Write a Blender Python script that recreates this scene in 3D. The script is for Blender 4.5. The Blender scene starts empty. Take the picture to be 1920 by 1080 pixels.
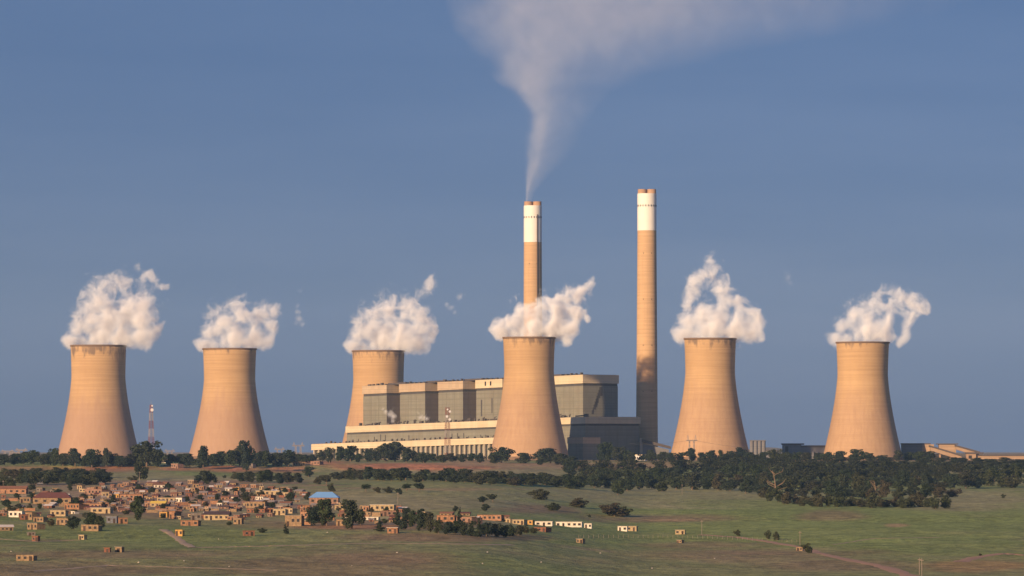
import bpy, bmesh, math, random
import numpy as np
from mathutils import Vector, Matrix, noise as mnoise

S = bpy.context.scene
COL = S.collection
R = math.radians

# ------------------------------------------------------------------ camera, sky, sun, exposure
CAMZ = 60.0
PX = 1.0e-4            # radians (tangent) per photograph pixel, long lens
HORIZON = 843.0
SUN_AZ = 35.0          # degrees to the left of straight behind the camera
SUN_EL = 13.0

cam = bpy.data.cameras.new("camera")
cam.sensor_width = 36.0
cam.lens = 36.0 / (1920 * PX)
cam.shift_y = (HORIZON - 540.0) / 1920.0
cam.clip_start = 1.0
cam.clip_end = 120000.0
cam_o = bpy.data.objects.new("camera", cam)
COL.objects.link(cam_o)
cam_o.location = (0, 0, CAMZ)
cam_o.rotation_euler = (R(90), 0, 0)
S.camera = cam_o

W = bpy.data.worlds.new("World")
S.world = W
W.use_nodes = True
wn, wl = W.node_tree.nodes, W.node_tree.links
bg = wn["Background"]
sky = wn.new("ShaderNodeTexSky")
sky.sky_type = 'NISHITA'
sky.sun_disc = False
sky.sun_elevation = R(SUN_EL)
sky.sun_rotation = R(180 + SUN_AZ)
sky.altitude = 1600
sky.air_density = 1.0
sky.dust_density = 0.6
sky.ozone_density = 3.0
tint = wn.new("ShaderNodeMix"); tint.data_type = 'RGBA'; tint.blend_type = 'MULTIPLY'
tint.inputs[0].default_value = 1.0
wl.new(sky.outputs[0], tint.inputs[6])
# the dim blue belt of the evening sky opposite the sun, by elevation
tc = wn.new("ShaderNodeTexCoord"); sx = wn.new("ShaderNodeSeparateXYZ"); wl.new(tc.outputs["Generated"], sx.inputs[0])
ramp = wn.new("ShaderNodeValToRGB"); wl.new(sx.outputs[2], ramp.inputs[0])
els = ramp.color_ramp.elements
els[0].position = 0.0; els[0].color = (.146, .188, .418, 1)
els[1].position = 1.0; els[1].color = (.70, .75, 1.0, 1)
for p_, c_ in ((.03, (.214, .235, .412, 1)), (.085, (.216, .240, .374, 1)), (.25, (.72, .80, 1.0, 1))):
    q_ = els.new(p_); q_.color = c_
wl.new(ramp.outputs[0], tint.inputs[7])
# faint uneven bands of thin high haze
mp = wn.new("ShaderNodeMapping"); mp.inputs["Scale"].default_value = (9, 9, 70); wl.new(tc.outputs["Generated"], mp.inputs[0])
nz = wn.new("ShaderNodeTexNoise"); nz.inputs["Scale"].default_value = 1.0; nz.inputs["Detail"].default_value = 4; wl.new(mp.outputs[0], nz.inputs["Vector"])
band = wn.new("ShaderNodeValToRGB"); wl.new(nz.outputs["Fac"], band.inputs[0])
band.color_ramp.elements[0].position = .3; band.color_ramp.elements[0].color = (.90, .93, .96, 1)
band.color_ramp.elements[1].position = .72; band.color_ramp.elements[1].color = (1.13, 1.07, 1.04, 1)
mul = wn.new("ShaderNodeMix"); mul.data_type = 'RGBA'; mul.blend_type = 'MULTIPLY'; mul.inputs[0].default_value = 1.0
wl.new(tint.outputs[2], mul.inputs[6]); wl.new(band.outputs[0], mul.inputs[7])
wl.new(mul.outputs[2], bg.inputs[0])
bg.inputs[1].default_value = 0.10

sun = bpy.data.lights.new("sun", 'SUN')
sun.energy = 5.0
sun.angle = R(0.5)
sun.color = (1.0, 0.68, 0.40)
sun_o = bpy.data.objects.new("sun", sun)
COL.objects.link(sun_o)
sdir = Vector((-math.sin(R(SUN_AZ)) * math.cos(R(SUN_EL)), -math.cos(R(SUN_AZ)) * math.cos(R(SUN_EL)), math.sin(R(SUN_EL))))
sun_o.rotation_euler = sdir.to_track_quat('Z', 'Y').to_euler()
sun_o.location = (-300, -300, 500)

S.view_settings.view_transform = 'Standard'
S.view_settings.look = 'None'
S.view_settings.gamma = 1.0
S.view_settings.exposure = 0.40
S.cycles.max_bounces = 8
S.cycles.diffuse_bounces = 2
S.cycles.volume_bounces = 4
S.cycles.transparent_max_bounces = 8
S.cycles.use_denoising = True
S.cycles.volume_max_steps = 256

RNG = random.Random(7)

# ------------------------------------------------------------------ helpers
def tag(o, label=None, cat=None, group=None, kind=None):
    if label: o["label"] = label
    if cat: o["category"] = cat
    if group: o["group"] = group
    if kind: o["kind"] = kind
    return o

def empty(name, loc, rz=0.0, scale=None):
    o = bpy.data.objects.new(name, None)
    o.empty_display_size = 2
    o.location = loc
    o.rotation_euler = (0, 0, rz)
    if scale: o.scale = scale
    COL.objects.link(o)
    return o

def link(name, me, parent=None, loc=None):
    o = bpy.data.objects.new(name, me)
    if parent is not None: o.parent = parent
    if loc is not None: o.location = loc
    COL.objects.link(o)
    return o

class MB:
    """collects shapes, builds one mesh"""
    def __init__(self): self.v = []; self.f = []
    def add(self, vs, fs):
        n = len(self.v)
        self.v += [tuple(p) for p in vs]
        self.f += [tuple(i + n for i in f) for f in fs]
        return self
    def box(self, x0, x1, y0, y1, z0, z1):
        v = [(x0,y0,z0),(x1,y0,z0),(x1,y1,z0),(x0,y1,z0),(x0,y0,z1),(x1,y0,z1),(x1,y1,z1),(x0,y1,z1)]
        return self.add(v, [(0,3,2,1),(4,5,6,7),(0,1,5,4),(1,2,6,5),(2,3,7,6),(3,0,4,7)])
    def prism(self, poly, y0, y1):
        """polygon in xz (counter-clockwise seen from -y) pushed along y"""
        n = len(poly)
        v = [(x, y0, z) for x, z in poly] + [(x, y1, z) for x, z in poly]
        f = [tuple(range(n)), tuple(range(2*n-1, n-1, -1))]
        f += [(i, i+n, (i+1) % n + n, (i+1) % n) for i in range(n)]
        return self.add(v, f)
    def tube(self, p0, p1, r0, r1=None, n=6, caps=True):
        r1 = r0 if r1 is None else r1
        p0, p1 = Vector(p0), Vector(p1)
        d = (p1 - p0)
        if d.length < 1e-6: return self
        d.normalize()
        a = d.orthogonal().normalized(); b = d.cross(a)
        vs = []
        for p, r in ((p0, r0), (p1, r1)):
            for i in range(n):
                t = 2*math.pi*i/n
                vs.append(p + a*(r*math.cos(t)) + b*(r*math.sin(t)))
        fs = [(i, (i+1) % n, (i+1) % n + n, i+n) for i in range(n)]
        if caps: fs += [tuple(range(n-1, -1, -1)), tuple(range(n, 2*n))]
        return self.add(vs, fs)
    def lathe(self, prof, n=64, cx=0, cy=0):
        vs = []; m = len(prof)
        for r, z in prof:
            for i in range(n):
                t = 2*math.pi*i/n
                vs.append((cx + r*math.cos(t), cy + r*math.sin(t), z))
        fs = []
        for k in range(m-1):
            for i in range(n):
                j = (i+1) % n
                fs.append((k*n+i, k*n+j, (k+1)*n+j, (k+1)*n+i))
        return self.add(vs, fs)
    def cyl(self, r, z0, z1, n=32, cx=0, cy=0, r1=None):
        r1 = r if r1 is None else r1
        self.tube((cx,cy,z0), (cx,cy,z1), r, r1, n); return self
    def mesh(self, name, mat, smooth=False):
        me = bpy.data.meshes.new(name)
        me.from_pydata(self.v, [], self.f)
        me.materials.append(mat)
        if smooth: me.polygons.foreach_set("use_smooth", [True]*len(me.polygons))
        me.update()
        return me
    def build(self, name, mat, parent=None, smooth=False, loc=None):
        return link(name, self.mesh(name, mat, smooth), parent, loc)

# ------------------------------------------------------------------ materials
class NT:
    def __init__(self, name):
        self.m = bpy.data.materials.new(name); self.m.use_nodes = True
        self.t = self.m.node_tree; self.n = self.t.nodes; self.l = self.t.links
        self.b = self.n["Principled BSDF"]
        self.out = self.n["Material Output"]
    def new(self, k, **kw):
        nd = self.n.new(k)
        for a, v in kw.items(): setattr(nd, a, v)
        return nd
    def set(self, sock, v):
        if hasattr(v, "links") or isinstance(v, bpy.types.NodeSocket): self.l.new(v, sock)
        elif isinstance(v, (tuple, list)) and len(v) == 3 and sock.type == 'RGBA': sock.default_value = (*v, 1)
        else: sock.default_value = v
    def coord(self, which="Object"): return self.new("ShaderNodeTexCoord").outputs[which]
    def mapping(self, vec, scale=(1,1,1), loc=(0,0,0)):
        m = self.new("ShaderNodeMapping"); self.l.new(vec, m.inputs[0])
        m.inputs["Scale"].default_value = scale; m.inputs["Location"].default_value = loc
        return m.outputs[0]
    def noise(self, vec, scale, detail=4, rough=0.55, dist=0.0):
        x = self.new("ShaderNodeTexNoise"); self.l.new(vec, x.inputs["Vector"])
        x.inputs["Scale"].default_value = scale; x.inputs["Detail"].default_value = detail
        x.inputs["Roughness"].default_value = rough; x.inputs["Distortion"].default_value = dist
        return x.outputs["Fac"]
    def mr(self, v, a, b, c=0.0, d=1.0, smooth=False):
        x = self.new("ShaderNodeMapRange"); self.set(x.inputs[0], v)
        if smooth: x.interpolation_type = 'SMOOTHSTEP'
        for i, q in enumerate((a, b, c, d)): self.set(x.inputs[i+1], q)
        return x.outputs[0]
    def math(self, op, a, b=0.0, c=0.0):
        x = self.new("ShaderNodeMath", operation=op)
        self.set(x.inputs[0], a); self.set(x.inputs[1], b); self.set(x.inputs[2], c)
        return x.outputs[0]
    def mix(self, f, a, b, blend='MIX'):
        x = self.new("ShaderNodeMix", data_type='RGBA', blend_type=blend)
        self.set(x.inputs[0], f); self.set(x.inputs[6], a); self.set(x.inputs[7], b)
        return x.outputs[2]
    def xyz(self, vec):
        x = self.new("ShaderNodeSeparateXYZ"); self.l.new(vec, x.inputs[0]); return x.outputs
    def finish(self, colour, rough=0.9, spec=0.2, bump=None, bstr=0.3, bdist=0.3):
        self.set(self.b.inputs["Base Color"], colour)
        self.set(self.b.inputs["Roughness"], rough)
        self.b.inputs["Specular IOR Level"].default_value = spec
        if bump is not None:
            bn = self.new("ShaderNodeBump"); self.l.new(bump, bn.inputs["Height"])
            bn.inputs["Strength"].default_value = bstr; bn.inputs["Distance"].default_value = bdist
            self.l.new(bn.outputs[0], self.b.inputs["Normal"])
        return self.m

def plain(name, c, rough=0.85, var=0.18, scale=0.6, spec=0.2, objvar=0.0, detail=5):
    t = NT(name); co = t.coord()
    n = t.noise(co, scale, detail, 0.6)
    lo = tuple(x*(1-var) for x in c); hi = tuple(min(1, x*(1+var)) for x in c)
    col = t.mix(n, lo, hi)
    if objvar:
        oi = t.new("ShaderNodeObjectInfo")
        k = t.mr(oi.outputs["Random"], 0, 1, 1-objvar, 1+objvar)
        cc = t.new("ShaderNodeCombineColor")
        for i in range(3): t.l.new(k, cc.inputs[i])
        col = t.mix(1.0, col, cc.outputs[0], 'MULTIPLY')
    return t.finish(col, rough, spec)

# ------------------------------------------------------------------ terrain function
def _table(pairs, sig=45.0):
    ys = np.arange(-2000.0, 9000.0, 10.0)
    a = np.array(pairs, float)
    z = np.interp(ys, a[:,0], a[:,1])
    k = np.arange(-15, 16)*10.0
    w = np.exp(-0.5*(k/sig)**2); w /= w.sum()
    zp = np.pad(z, 15, mode='edge')
    return ys, np.convolve(zp, w, 'valid')
TL = _table([(-2000,-3),(0,-6),(600,-27),(1000,-34.5),(1300,-33.6),(1400,-33.2),(1700,-31.8),(2050,-30.1),(2400,-28.1),(3000,-23.1),
             (3400,-21.1),(3900,-19.1),(4370,-17.8),(4450,-12.9),(5000,-10.6),(9000,-10.5)], 22)
TR = _table([(-2000,-3),(0,-6),(600,-27),(1000,-35),(1300,-37.8),(1600,-38.0),(2100,-39.3),(2600,-38.2),(3100,-33.4),(3600,-31.3),
             (4100,-27.5),(4500,-21.2),(4900,-13.4),(5100,-10.9),(9000,-10.5)], 45)
_wr = np.random.RandomState(11)
WAVES = []
for lam, amp in ((900,.55),(620,.5),(420,.42),(300,.38),(230,.30),(170,.24),(130,.2),(95,.15),(70,.10),(52,.075),(40,.05)):
    for _ in range(2):
        th = _wr.uniform(0, 2*math.pi); ph = _wr.uniform(0, 2*math.pi)
        WAVES.append((2*math.pi*math.cos(th)/lam, 2*math.pi*math.sin(th)/lam, ph, amp*0.7))
def terrain(x, Y):
    x = np.asarray(x, float); Y = np.asarray(Y, float)
    px = 960 + x/np.maximum(Y, 900.0)/PX
    w = np.clip((px-820.0)/430.0, 0, 1); w = w*w*(3-2*w)
    z = (1-w)*np.interp(Y, *TL) + w*np.interp(Y, *TR)
    n = np.zeros_like(z)
    for kx, ky, ph, a in WAVES: n += a*np.sin(kx*x + ky*Y + ph)
    flat = 1.0 - 0.85*np.clip((Y-4700.0)/400.0, 0, 1)
    near = np.clip((Y-300.0)/600.0, 0, 1)
    z = z + n*flat*near
    # broken earth of the embankment
    bank = np.exp(-((Y-4412.0)/48.0)**2)*(1-w)
    z = z + bank*2.6*(fbm(x/13.0, Y/17.0+3, 3)-.5) + bank*3.0*(fbm(x/60.0, Y/300.0+7, 2)-.5)
    far = np.clip((Y-9000.0)/17000.0, 0, 1)
    z = z - 3*far
    z = z + 19*np.exp(-((Y-17000.0)/1500.0)**2)*(np.exp(-((px-1440.0)/60.0)**2))
    return CAMZ + z
_YS = np.arange(1150.0, 6600.0, 4.0)
def ground_at(px, py):
    """point of the ground that the photograph shows at this pixel"""
    x = (px-960)*PX*_YS
    row = HORIZON + (CAMZ - terrain(x, _YS))/_YS/PX
    k = np.argmax(row <= py) if (row <= py).any() else len(_YS)-1
    Y = float(_YS[k]); X = (px-960)*PX*Y
    return X, Y, float(terrain(X, Y))
def at(px, py, Y):
    return Vector(((px-960)*PX*Y, Y, CAMZ + (HORIZON-py)*PX*Y))

# value noise for albedo patches
_vr = np.random.RandomState(5).rand(256, 256)
def vnoise(x, y):
    xi = np.floor(x).astype(int); yi = np.floor(y).astype(int)
    fx = x-xi; fy = y-yi; fx = fx*fx*(3-2*fx); fy = fy*fy*(3-2*fy)
    g = lambda i, j: _vr[i % 256, j % 256]
    return (g(xi,yi)*(1-fx)+g(xi+1,yi)*fx)*(1-fy) + (g(xi,yi+1)*(1-fx)+g(xi+1,yi+1)*fx)*fy
def fbm(x, y, o=4):
    s = 0; a = .5; t = 0
    for k in range(o):
        s = s + a*vnoise(x*2**k+17*k, y*2**k+31*k); t += a; a *= .55
    return s/t

# ------------------------------------------------------------------ ground sheet
def build_ground():
    us = np.concatenate([np.linspace(-0.9,-0.16,24), np.linspace(-0.15, 0.15, 560), np.linspace(0.16,0.9,24)])
    ys = [-400,-200,0,150,300,450,600,750,900,1000,1080]
    Y = 1120.0
    while Y < 5300: ys.append(Y); Y += 3.0 if 4340 < Y < 4490 else 3.2 + (Y-1120)*0.0035
    ys += list(np.geomspace(5320, 9000, 40)) + list(np.geomspace(9400, 26000, 30))
    ys = np.array(ys)
    UU, YY = np.meshgrid(us, ys)
    XX = UU*np.maximum(YY, 900.0)
    ZZ = terrain(XX, YY)
    nr, nc = XX.shape
    co = np.stack([XX, YY, ZZ], -1).reshape(-1, 3)
    idx = np.arange(nr*nc).reshape(nr, nc)
    q = np.stack([idx[:-1,:-1], idx[:-1,1:], idx[1:,1:], idx[1:,:-1]], -1).reshape(-1, 4)
    me = bpy.data.meshes.new("ground")
    me.vertices.add(len(co)); me.vertices.foreach_set("co", co.ravel())
    me.loops.add(q.size); me.loops.foreach_set("vertex_index", q.ravel())
    me.polygons.add(len(q))
    me.polygons.foreach_set("loop_start", np.arange(0, q.size, 4))
    me.polygons.foreach_set("loop_total", np.full(len(q), 4))
    me.polygons.foreach_set("use_smooth", np.ones(len(q), bool))
    me.update(); me.validate()
    # what grows or lies where: grass, dry grass, bare red earth
    px = 960 + XX/np.maximum(YY, 900)/PX
    row = HORIZON + (CAMZ-ZZ)/np.maximum(YY, 900)/PX
    GREEN = np.array([.235,.265,.085]); LUSH = np.array([.27,.32,.088]); DRY = np.array([.36,.315,.15])
    DIRT = np.array([.31,.20,.115]); YARD_ = np.array([.42,.27,.17]); RED = np.array([.52,.22,.11]); TAN = np.array([.46,.30,.15])
    n1 = fbm(XX/90, YY/160, 5); n2 = fbm(XX/28+9, YY/70+4, 4); n3 = fbm(XX/260+3, YY/520+8, 4)
    def L(a, b, t): return a + (b-a)*t[..., None]
    sst = lambda v, a, b: (lambda t: t*t*(3-2*t))(np.clip((v-a)/(b-a), 0, 1))
    c = L(GREEN, DRY, sst(n3*.6+n1*.4, .42, .66)*np.where(row > 985, .45, 1.0))
    c = L(c, DIRT, .5*sst(n1*.55+n2*.45, .53, .70)*sst(row, 985, 1040))
    def patch(x, y, rx, ry, colr, s, soft=.5):
        nonlocal c
        d = np.sqrt(((px-x)/rx)**2 + ((row-y)/ry)**2) + (n2-.5)*1.1 + (n1-.5)*.8
        c = L(c, colr, s*(1-sst(d, 1-soft, 1+soft*.6)))
    patch(1500, 990, 560, 62, LUSH, .75); patch(1150, 985, 260, 22, LUSH, .6); patch(900, 962, 120, 9, LUSH, .6)
    patch(780, 935, 330, 30, DRY, .5); patch(1250, 925, 300, 18, DRY, .65); patch(1810, 938, 140, 22, DRY, .8)
    patch(1560, 968, 60, 10, DIRT, .6); patch(1680, 985, 24, 3, TAN, .8); patch(1240, 972, 150, 9, DIRT, .7); patch(1260, 975, 60, 2.5, TAN, .8)
    patch(1010, 955, 80, 8, DIRT, .7); patch(860, 918, 110, 3, TAN, .55)
    patch(640, 1060, 230, 34, DIRT, .6); patch(720, 1045, 130, 14, DIRT, .45); patch(60, 1072, 240, 22, DIRT, .6)
    patch(1400, 1040, 260, 14, DIRT, .55); patch(1330, 1022, 140, 7, DIRT, .55); patch(1840, 1060, 110, 14, RED, .4); patch(1560, 1060, 160, 14, DIRT, .6)
    patch(300, 935, 330, 34, YARD_, .9); patch(330, 965, 300, 10, DIRT, .6); patch(640, 985, 260, 10, DIRT, .85); patch(800, 1008, 220, 9, DIRT, .75); patch(640, 988, 90, 4, RED, .6)
    patch(250, 1040, 260, 8, DIRT, .55); patch(90, 1013, 60, 3, DIRT, .6); patch(300, 1000, 330, 26, GREEN, .5)
    patch(780, 876, 190, 9, RED, .95); patch(430, 879, 40, 6, RED, .9); patch(210, 880, 60, 7, RED, .7); patch(600, 868, 60, 5, RED, .8)
    patch(880, 868, 60, 7, TAN, .8); patch(1130, 873, 230, 7, TAN, .85); patch(330, 878, 30, 6, RED, .7); patch(150, 879, 200, 6, RED, .45); patch(480, 880, 120, 6, RED, .5); patch(560, 880, 50, 7, RED, .7); patch(270, 890, 90, 8, DRY, .7)
    plateau = sst(YY, 4950, 5200)
    c = L(c, TAN*.7, plateau*.8)
    c = c*(0.8 + .4*n2)[..., None]
    col = np.concatenate([c.reshape(-1, 3), np.ones((nr*nc, 1))], 1)
    at_ = me.color_attributes.new("soil", 'FLOAT_COLOR', 'POINT')
    at_.data.foreach_set("color", col.ravel().astype(np.float32))
    t = NT("ground_soil_and_grass")
    a = t.new("ShaderNodeAttribute"); a.attribute_name = "soil"
    co_ = t.coord()
    f1 = t.noise(t.mapping(co_, (1, .45, 1)), .16, 6, .65)
    f2 = t.noise(t.mapping(co_, (1, .6, 1)), .9, 4, .6)
    k = t.math('MULTIPLY', t.mr(f1, .3, .7, .62, 1.38), t.mr(f2, .3, .7, .8, 1.2))
    cc = t.new("ShaderNodeCombineColor")
    for i in range(3): t.l.new(k, cc.inputs[i])
    col_ = t.mix(1.0, a.outputs["Color"], cc.outputs[0], 'MULTIPLY')
    m = t.finish(col_, .95, .05, f1, .9, 1.2)
    me.materials.append(m)
    o = link("ground", me); tag(o, kind="structure")
build_ground()

# ------------------------------------------------------------------ shared materials
def concrete_tower(name, low_shade, seed):
    t = NT(name); co = t.coord(); p = t.xyz(co)
    big = t.noise(t.mapping(co, (1,1,.6), (seed,0,0)), .022, 4, .55)
    col = t.mix(t.mr(big, .3, .7), (.485,.318,.165), (.59,.40,.208))
    band = t.noise(t.mapping(co, (.012,.012,.62), (seed,0,seed)), 1.0, 3, .7)
    col = t.mix(t.mr(band, .38, .62), col, t.mix(1.0, col, (.86,.845,.83), 'MULTIPLY'))
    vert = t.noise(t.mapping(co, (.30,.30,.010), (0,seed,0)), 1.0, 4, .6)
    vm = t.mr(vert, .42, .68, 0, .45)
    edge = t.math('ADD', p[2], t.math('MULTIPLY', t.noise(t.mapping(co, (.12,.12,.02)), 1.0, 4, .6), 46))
    low = t.mr(edge, 66, 112, 1, 0, True)  # weaker sun low on the shell, put into the concrete's colour
    col = t.mix(t.math('MULTIPLY', low, low_shade), col, (.385,.252,.172))
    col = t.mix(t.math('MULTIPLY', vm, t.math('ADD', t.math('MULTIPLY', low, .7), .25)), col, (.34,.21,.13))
    # soot stains hanging from the rim
    st = t.noise(t.mapping(co, (.16,.16,.05), (seed*3,1,0)), 1.0, 4, .6)
    rim = t.mr(p[2], 112, 127, 0, 1)
    stain = t.math('MULTIPLY', t.mr(t.math('ADD', st, t.math('MULTIPLY', rim, .25)), .66, .80), t.mr(p[2], 108, 120, 0, .75))
    col = t.mix(stain, col, (.14,.105,.085))
    return t.finish(col, .92, .12, band, .25, .3)
M_rim = plain("dark_rim_concrete", (.20,.135,.09), .95, .4, .3)
M_stack = None
def stack_concrete():
    t = NT("chimney_concrete"); co = t.coord()
    b = t.noise(t.mapping(co, (.02,.02,.5)), 1.0, 3, .6)
    v = t.noise(t.mapping(co, (.5,.5,.02)), 1.0, 3, .6)
    col = t.mix(t.mr(b, .35, .65), (.48,.32,.175), (.58,.39,.215))
    col = t.mix(t.mr(v, .5, .75, 0, .35), col, (.38,.25,.14))
    return t.finish(col, .9, .15)
M_stack = stack_concrete()
M_band = plain("white_chimney_paint", (.80,.77,.68), .75, .10, .12)
M_flue = plain("flue_steel", (.42,.27,.17), .7, .25, .4)
M_dark = plain("dark_opening", (.035,.033,.032), .9, .3, 1.0)
M_ladder = plain("dark_ladder_metal", (.13,.09,.065), .8, .2, 1.0)
def clad(name, c, stain=.35):
    t = NT(name); co = t.coord()
    h = t.noise(t.mapping(co, (.004,.004,.28)), 1.0, 2, .5)
    v = t.noise(t.mapping(co, (.35,.35,.012)), 1.0, 4, .65)
    b = t.noise(co, .05, 5, .6)
    col = t.mix(t.mr(h, .35, .65), tuple(x*.85 for x in c), c)
    col = t.mix(t.mr(v, .48, .75, 0, stain), col, tuple(x*.55 for x in c))
    col = t.mix(t.mr(b, .4, .75, 0, .35), col, (c[0]*.8, c[1]*.62, c[2]*.5))
    pn = t.new("ShaderNodeTexWhiteNoise"); pn.noise_dimensions = '3D'
    fl = t.new("ShaderNodeVectorMath", operation='FLOOR'); t.l.new(t.mapping(co, (.17,.17,.09)), fl.inputs[0]); t.l.new(fl.outputs[0], pn.inputs["Vector"])
    col = t.mix(t.mr(pn.outputs["Value"], 0, 1, 0, .22), col, tuple(x*.5 for x in c))
    w = t.new("ShaderNodeTexWave"); w.bands_direction = 'Z'; w.inputs["Scale"].default_value = .055
    t.l.new(co, w.inputs["Vector"])
    col = t.mix(t.mr(w.outputs["Fac"], .93, .99, 0, .35), col, tuple(x*.5 for x in c))
    return t.finish(col, .7, .3)
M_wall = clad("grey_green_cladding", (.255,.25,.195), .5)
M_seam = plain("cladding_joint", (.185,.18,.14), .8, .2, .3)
M_side = clad("brown_shaded_cladding", (.17,.145,.13), .5)  # darker copy of the wall colour for the dimly lit gap sides
M_fascia = clad("cream_fascia", (.54,.42,.28), .35)
M_fascia2 = clad("cream_fascia_bright", (.70,.60,.40), .2)
M_darkgrey = plain("louvre_shadow_band", (.085,.08,.075), .9, .4, .3)
M_roof = plain("dark_roof_felt", (.10,.085,.08), .9, .3, .2)
M_col = plain("pale_concrete_column", (.46,.40,.30), .9, .2, .5)
M_pipe = plain("dusty_roof_pipework", (.10,.085,.075), .8, .5, .5)
M_grey = clad("blue_grey_sheeting", (.20,.20,.205), .3)
M_tanclad = clad("tan_sheeting", (.44,.31,.20), .3)
M_redpaint = plain("red_mast_paint", (.24,.085,.06), .7, .2, .4)
M_whitepaint = plain("white_mast_paint", (.38,.33,.29), .7, .15, .4)
M_galv = plain("galvanised_steel", (.30,.27,.25), .6, .2, .6)
M_white = plain("white_gloss", (.8,.78,.74), .6, .1, .5)

# ------------------------------------------------------------------ cooling towers
def tower_radius(h, rt, rw, rb):
    if h >= .72:
        return rw + (rt-rw)*((h-.72)/.28)**1.6
    k = (.72-h)/.72
    return rw + (rb-rw)*(k**1.55*.80 + k*.20)
TOWERS = [
    # px, Y, top px width, waist px width, base px width, top row, strength of the painted low shade
    (184.5, 6250, 104, 101, 159, 647, .85, "leftmost cooling tower, with dark vertical streaks and painted shade over its lower half"),
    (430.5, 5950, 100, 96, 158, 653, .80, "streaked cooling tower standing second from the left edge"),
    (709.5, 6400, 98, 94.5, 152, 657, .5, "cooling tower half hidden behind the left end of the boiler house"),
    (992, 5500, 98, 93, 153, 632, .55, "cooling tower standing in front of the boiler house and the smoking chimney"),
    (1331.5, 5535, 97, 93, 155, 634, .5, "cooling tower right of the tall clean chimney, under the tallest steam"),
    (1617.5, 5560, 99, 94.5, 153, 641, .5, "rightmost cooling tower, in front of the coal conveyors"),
]
TOWER_TOP = []
for k, (px, Y, wt, ww, wb, ytop, low_shade, lab) in enumerate(TOWERS):
    x = (px-960)*PX*Y
    z0 = float(terrain(x, Y)) - .5
    H = CAMZ + (HORIZON-ytop)*PX*Y - z0
    s = PX*Y/2
    e = empty("cooling_tower", (x, Y, z0))
    tag(e, lab, "cooling tower", "six concrete cooling towers")
    rt, rw, rb = wt*s, ww*s, wb*s
    prof = [(tower_radius(h, rt, rw, rb), h*H) for h in np.linspace(0.03, .985, 44)]
    inner = [(r-.7, z) for r, z in reversed(prof)]
    MB().lathe(prof + inner + [prof[0]], 128).build("shell", concrete_tower("weathered_shaded_concrete", low_shade, k*7.3), e, True)
    rz = .985*H; rr = prof[-1][0]
    MB().lathe([(rr+.05, rz), (rr+.9, rz+.5), (rr+.9, H), (rr-1.0, H), (rr-1.0, rz), (rr+.05, rz)], 128).build("rim", M_rim, e)
    MB().lathe([(rb+.2, 0), (rb+.8, 0), (rb+.8, .028*H), (rb-1.5, .028*H), (rb-1.5, 0)], 96).build("base_ring", M_rim, e)
    TOWER_TOP.append((x, Y, z0+H, rt))

# ------------------------------------------------------------------ chimneys
def chimney(px, Y, wtop, wbase, ytop, yband, lab, ladder):
    x = (px-960)*PX*Y; z0 = float(terrain(x, Y)) - .5
    zt = CAMZ + (HORIZON-ytop)*PX*Y - z0; zb = CAMZ + (HORIZON-yband)*PX*Y - z0
    rt, rb = wtop*PX*Y/2, wbase*PX*Y/2
    zc = zt - 4.6
    e = empty("chimney", (x, Y, z0))
    tag(e, lab, "chimney", "two tall concrete chimneys")
    rz = lambda z: rb + (rt-rb)*min(1, z/zb)
    MB().lathe([(rz(z), z) for z in np.linspace(0, zb, 24)], 64).build("shaft", M_stack, e, True)
    b = MB().lathe([(rt+.12, zb-.2), (rt+.12, zc)], 64)
    b.lathe([(rt+.12, zc), (rt-1.2, zc+.05), (0.01, zc+.05)], 64)
    b.build("white_band", M_band, e)
    rf = rt*.47
    for sx in (-1, 1):
        f = MB().cyl(rf, zc-1, zt, 32, sx*rf*1.06, -rt*.12)
        f.build("flue", M_flue, e)
        MB().cyl(rf*.84, zt+.02, zt+.1, 24, sx*rf*1.06, -rt*.12).build("flue_mouth", M_dark, e)
    MB().cyl(rf, zc-1, zt-.4, 24, 0, rt*.5).build("flue", M_flue, e)
    n = 10
    for i in range(n):
        a = math.pi*(1.08 + .84*i/(n-1))
        zz = zc - 13
        p = Vector((math.cos(a)*(rt+.14), math.sin(a)*(rt+.14), zz))
        m = MB(); m.box(-.45, .45, -.25, .2, -1.0, 1.0)
        o = m.build("vent", M_dark, e, loc=p); o.rotation_euler = (0, 0, a+math.pi/2)
    if ladder:
        a = math.radians(-90 + 28)
        m = MB()
        for z in np.linspace(zb*.30, zc-11, 34):
            pass
        m.tube((math.cos(a)*(rz(zb*.2)+.5), math.sin(a)*(rz(zb*.2)+.5), zb*.2), (math.cos(a)*(rt+.5), math.sin(a)*(rt+.5), zb), .55, .55, 6)
        m.tube((math.cos(a)*(rt+.5), math.sin(a)*(rt+.5), zb), (math.cos(a)*(rt+.5), math.sin(a)*(rt+.5), zc-10), .5, .5, 6)
        m.build("ladder_duct", M_ladder, e)
    for k in range(4):
        z = zb*(.30+.2*k)
        for a in (-112, -64):
            aa = math.radians(a)
            m = MB(); m.box(-.3, .3, -.3, .2, -.5, .5)
            o = m.build("warning_lamp_box", M_dark, e, loc=(math.cos(aa)*(rz(z)+.1), math.sin(aa)*(rz(z)+.1), z)); o.rotation_euler = (0, 0, aa+math.pi/2)
    return x, Y, z0+zt, rf
C1 = chimney(999, 5960, 33.5, 36.5, 378, 454, "smoking chimney with a white top rising behind the steam of a cooling tower", True)
C2 = chimney(1213, 5690, 35.5, 41.5, 355, 432, "clean white-topped chimney without smoke, its foot shaded, right of the boiler house", False)

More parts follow.
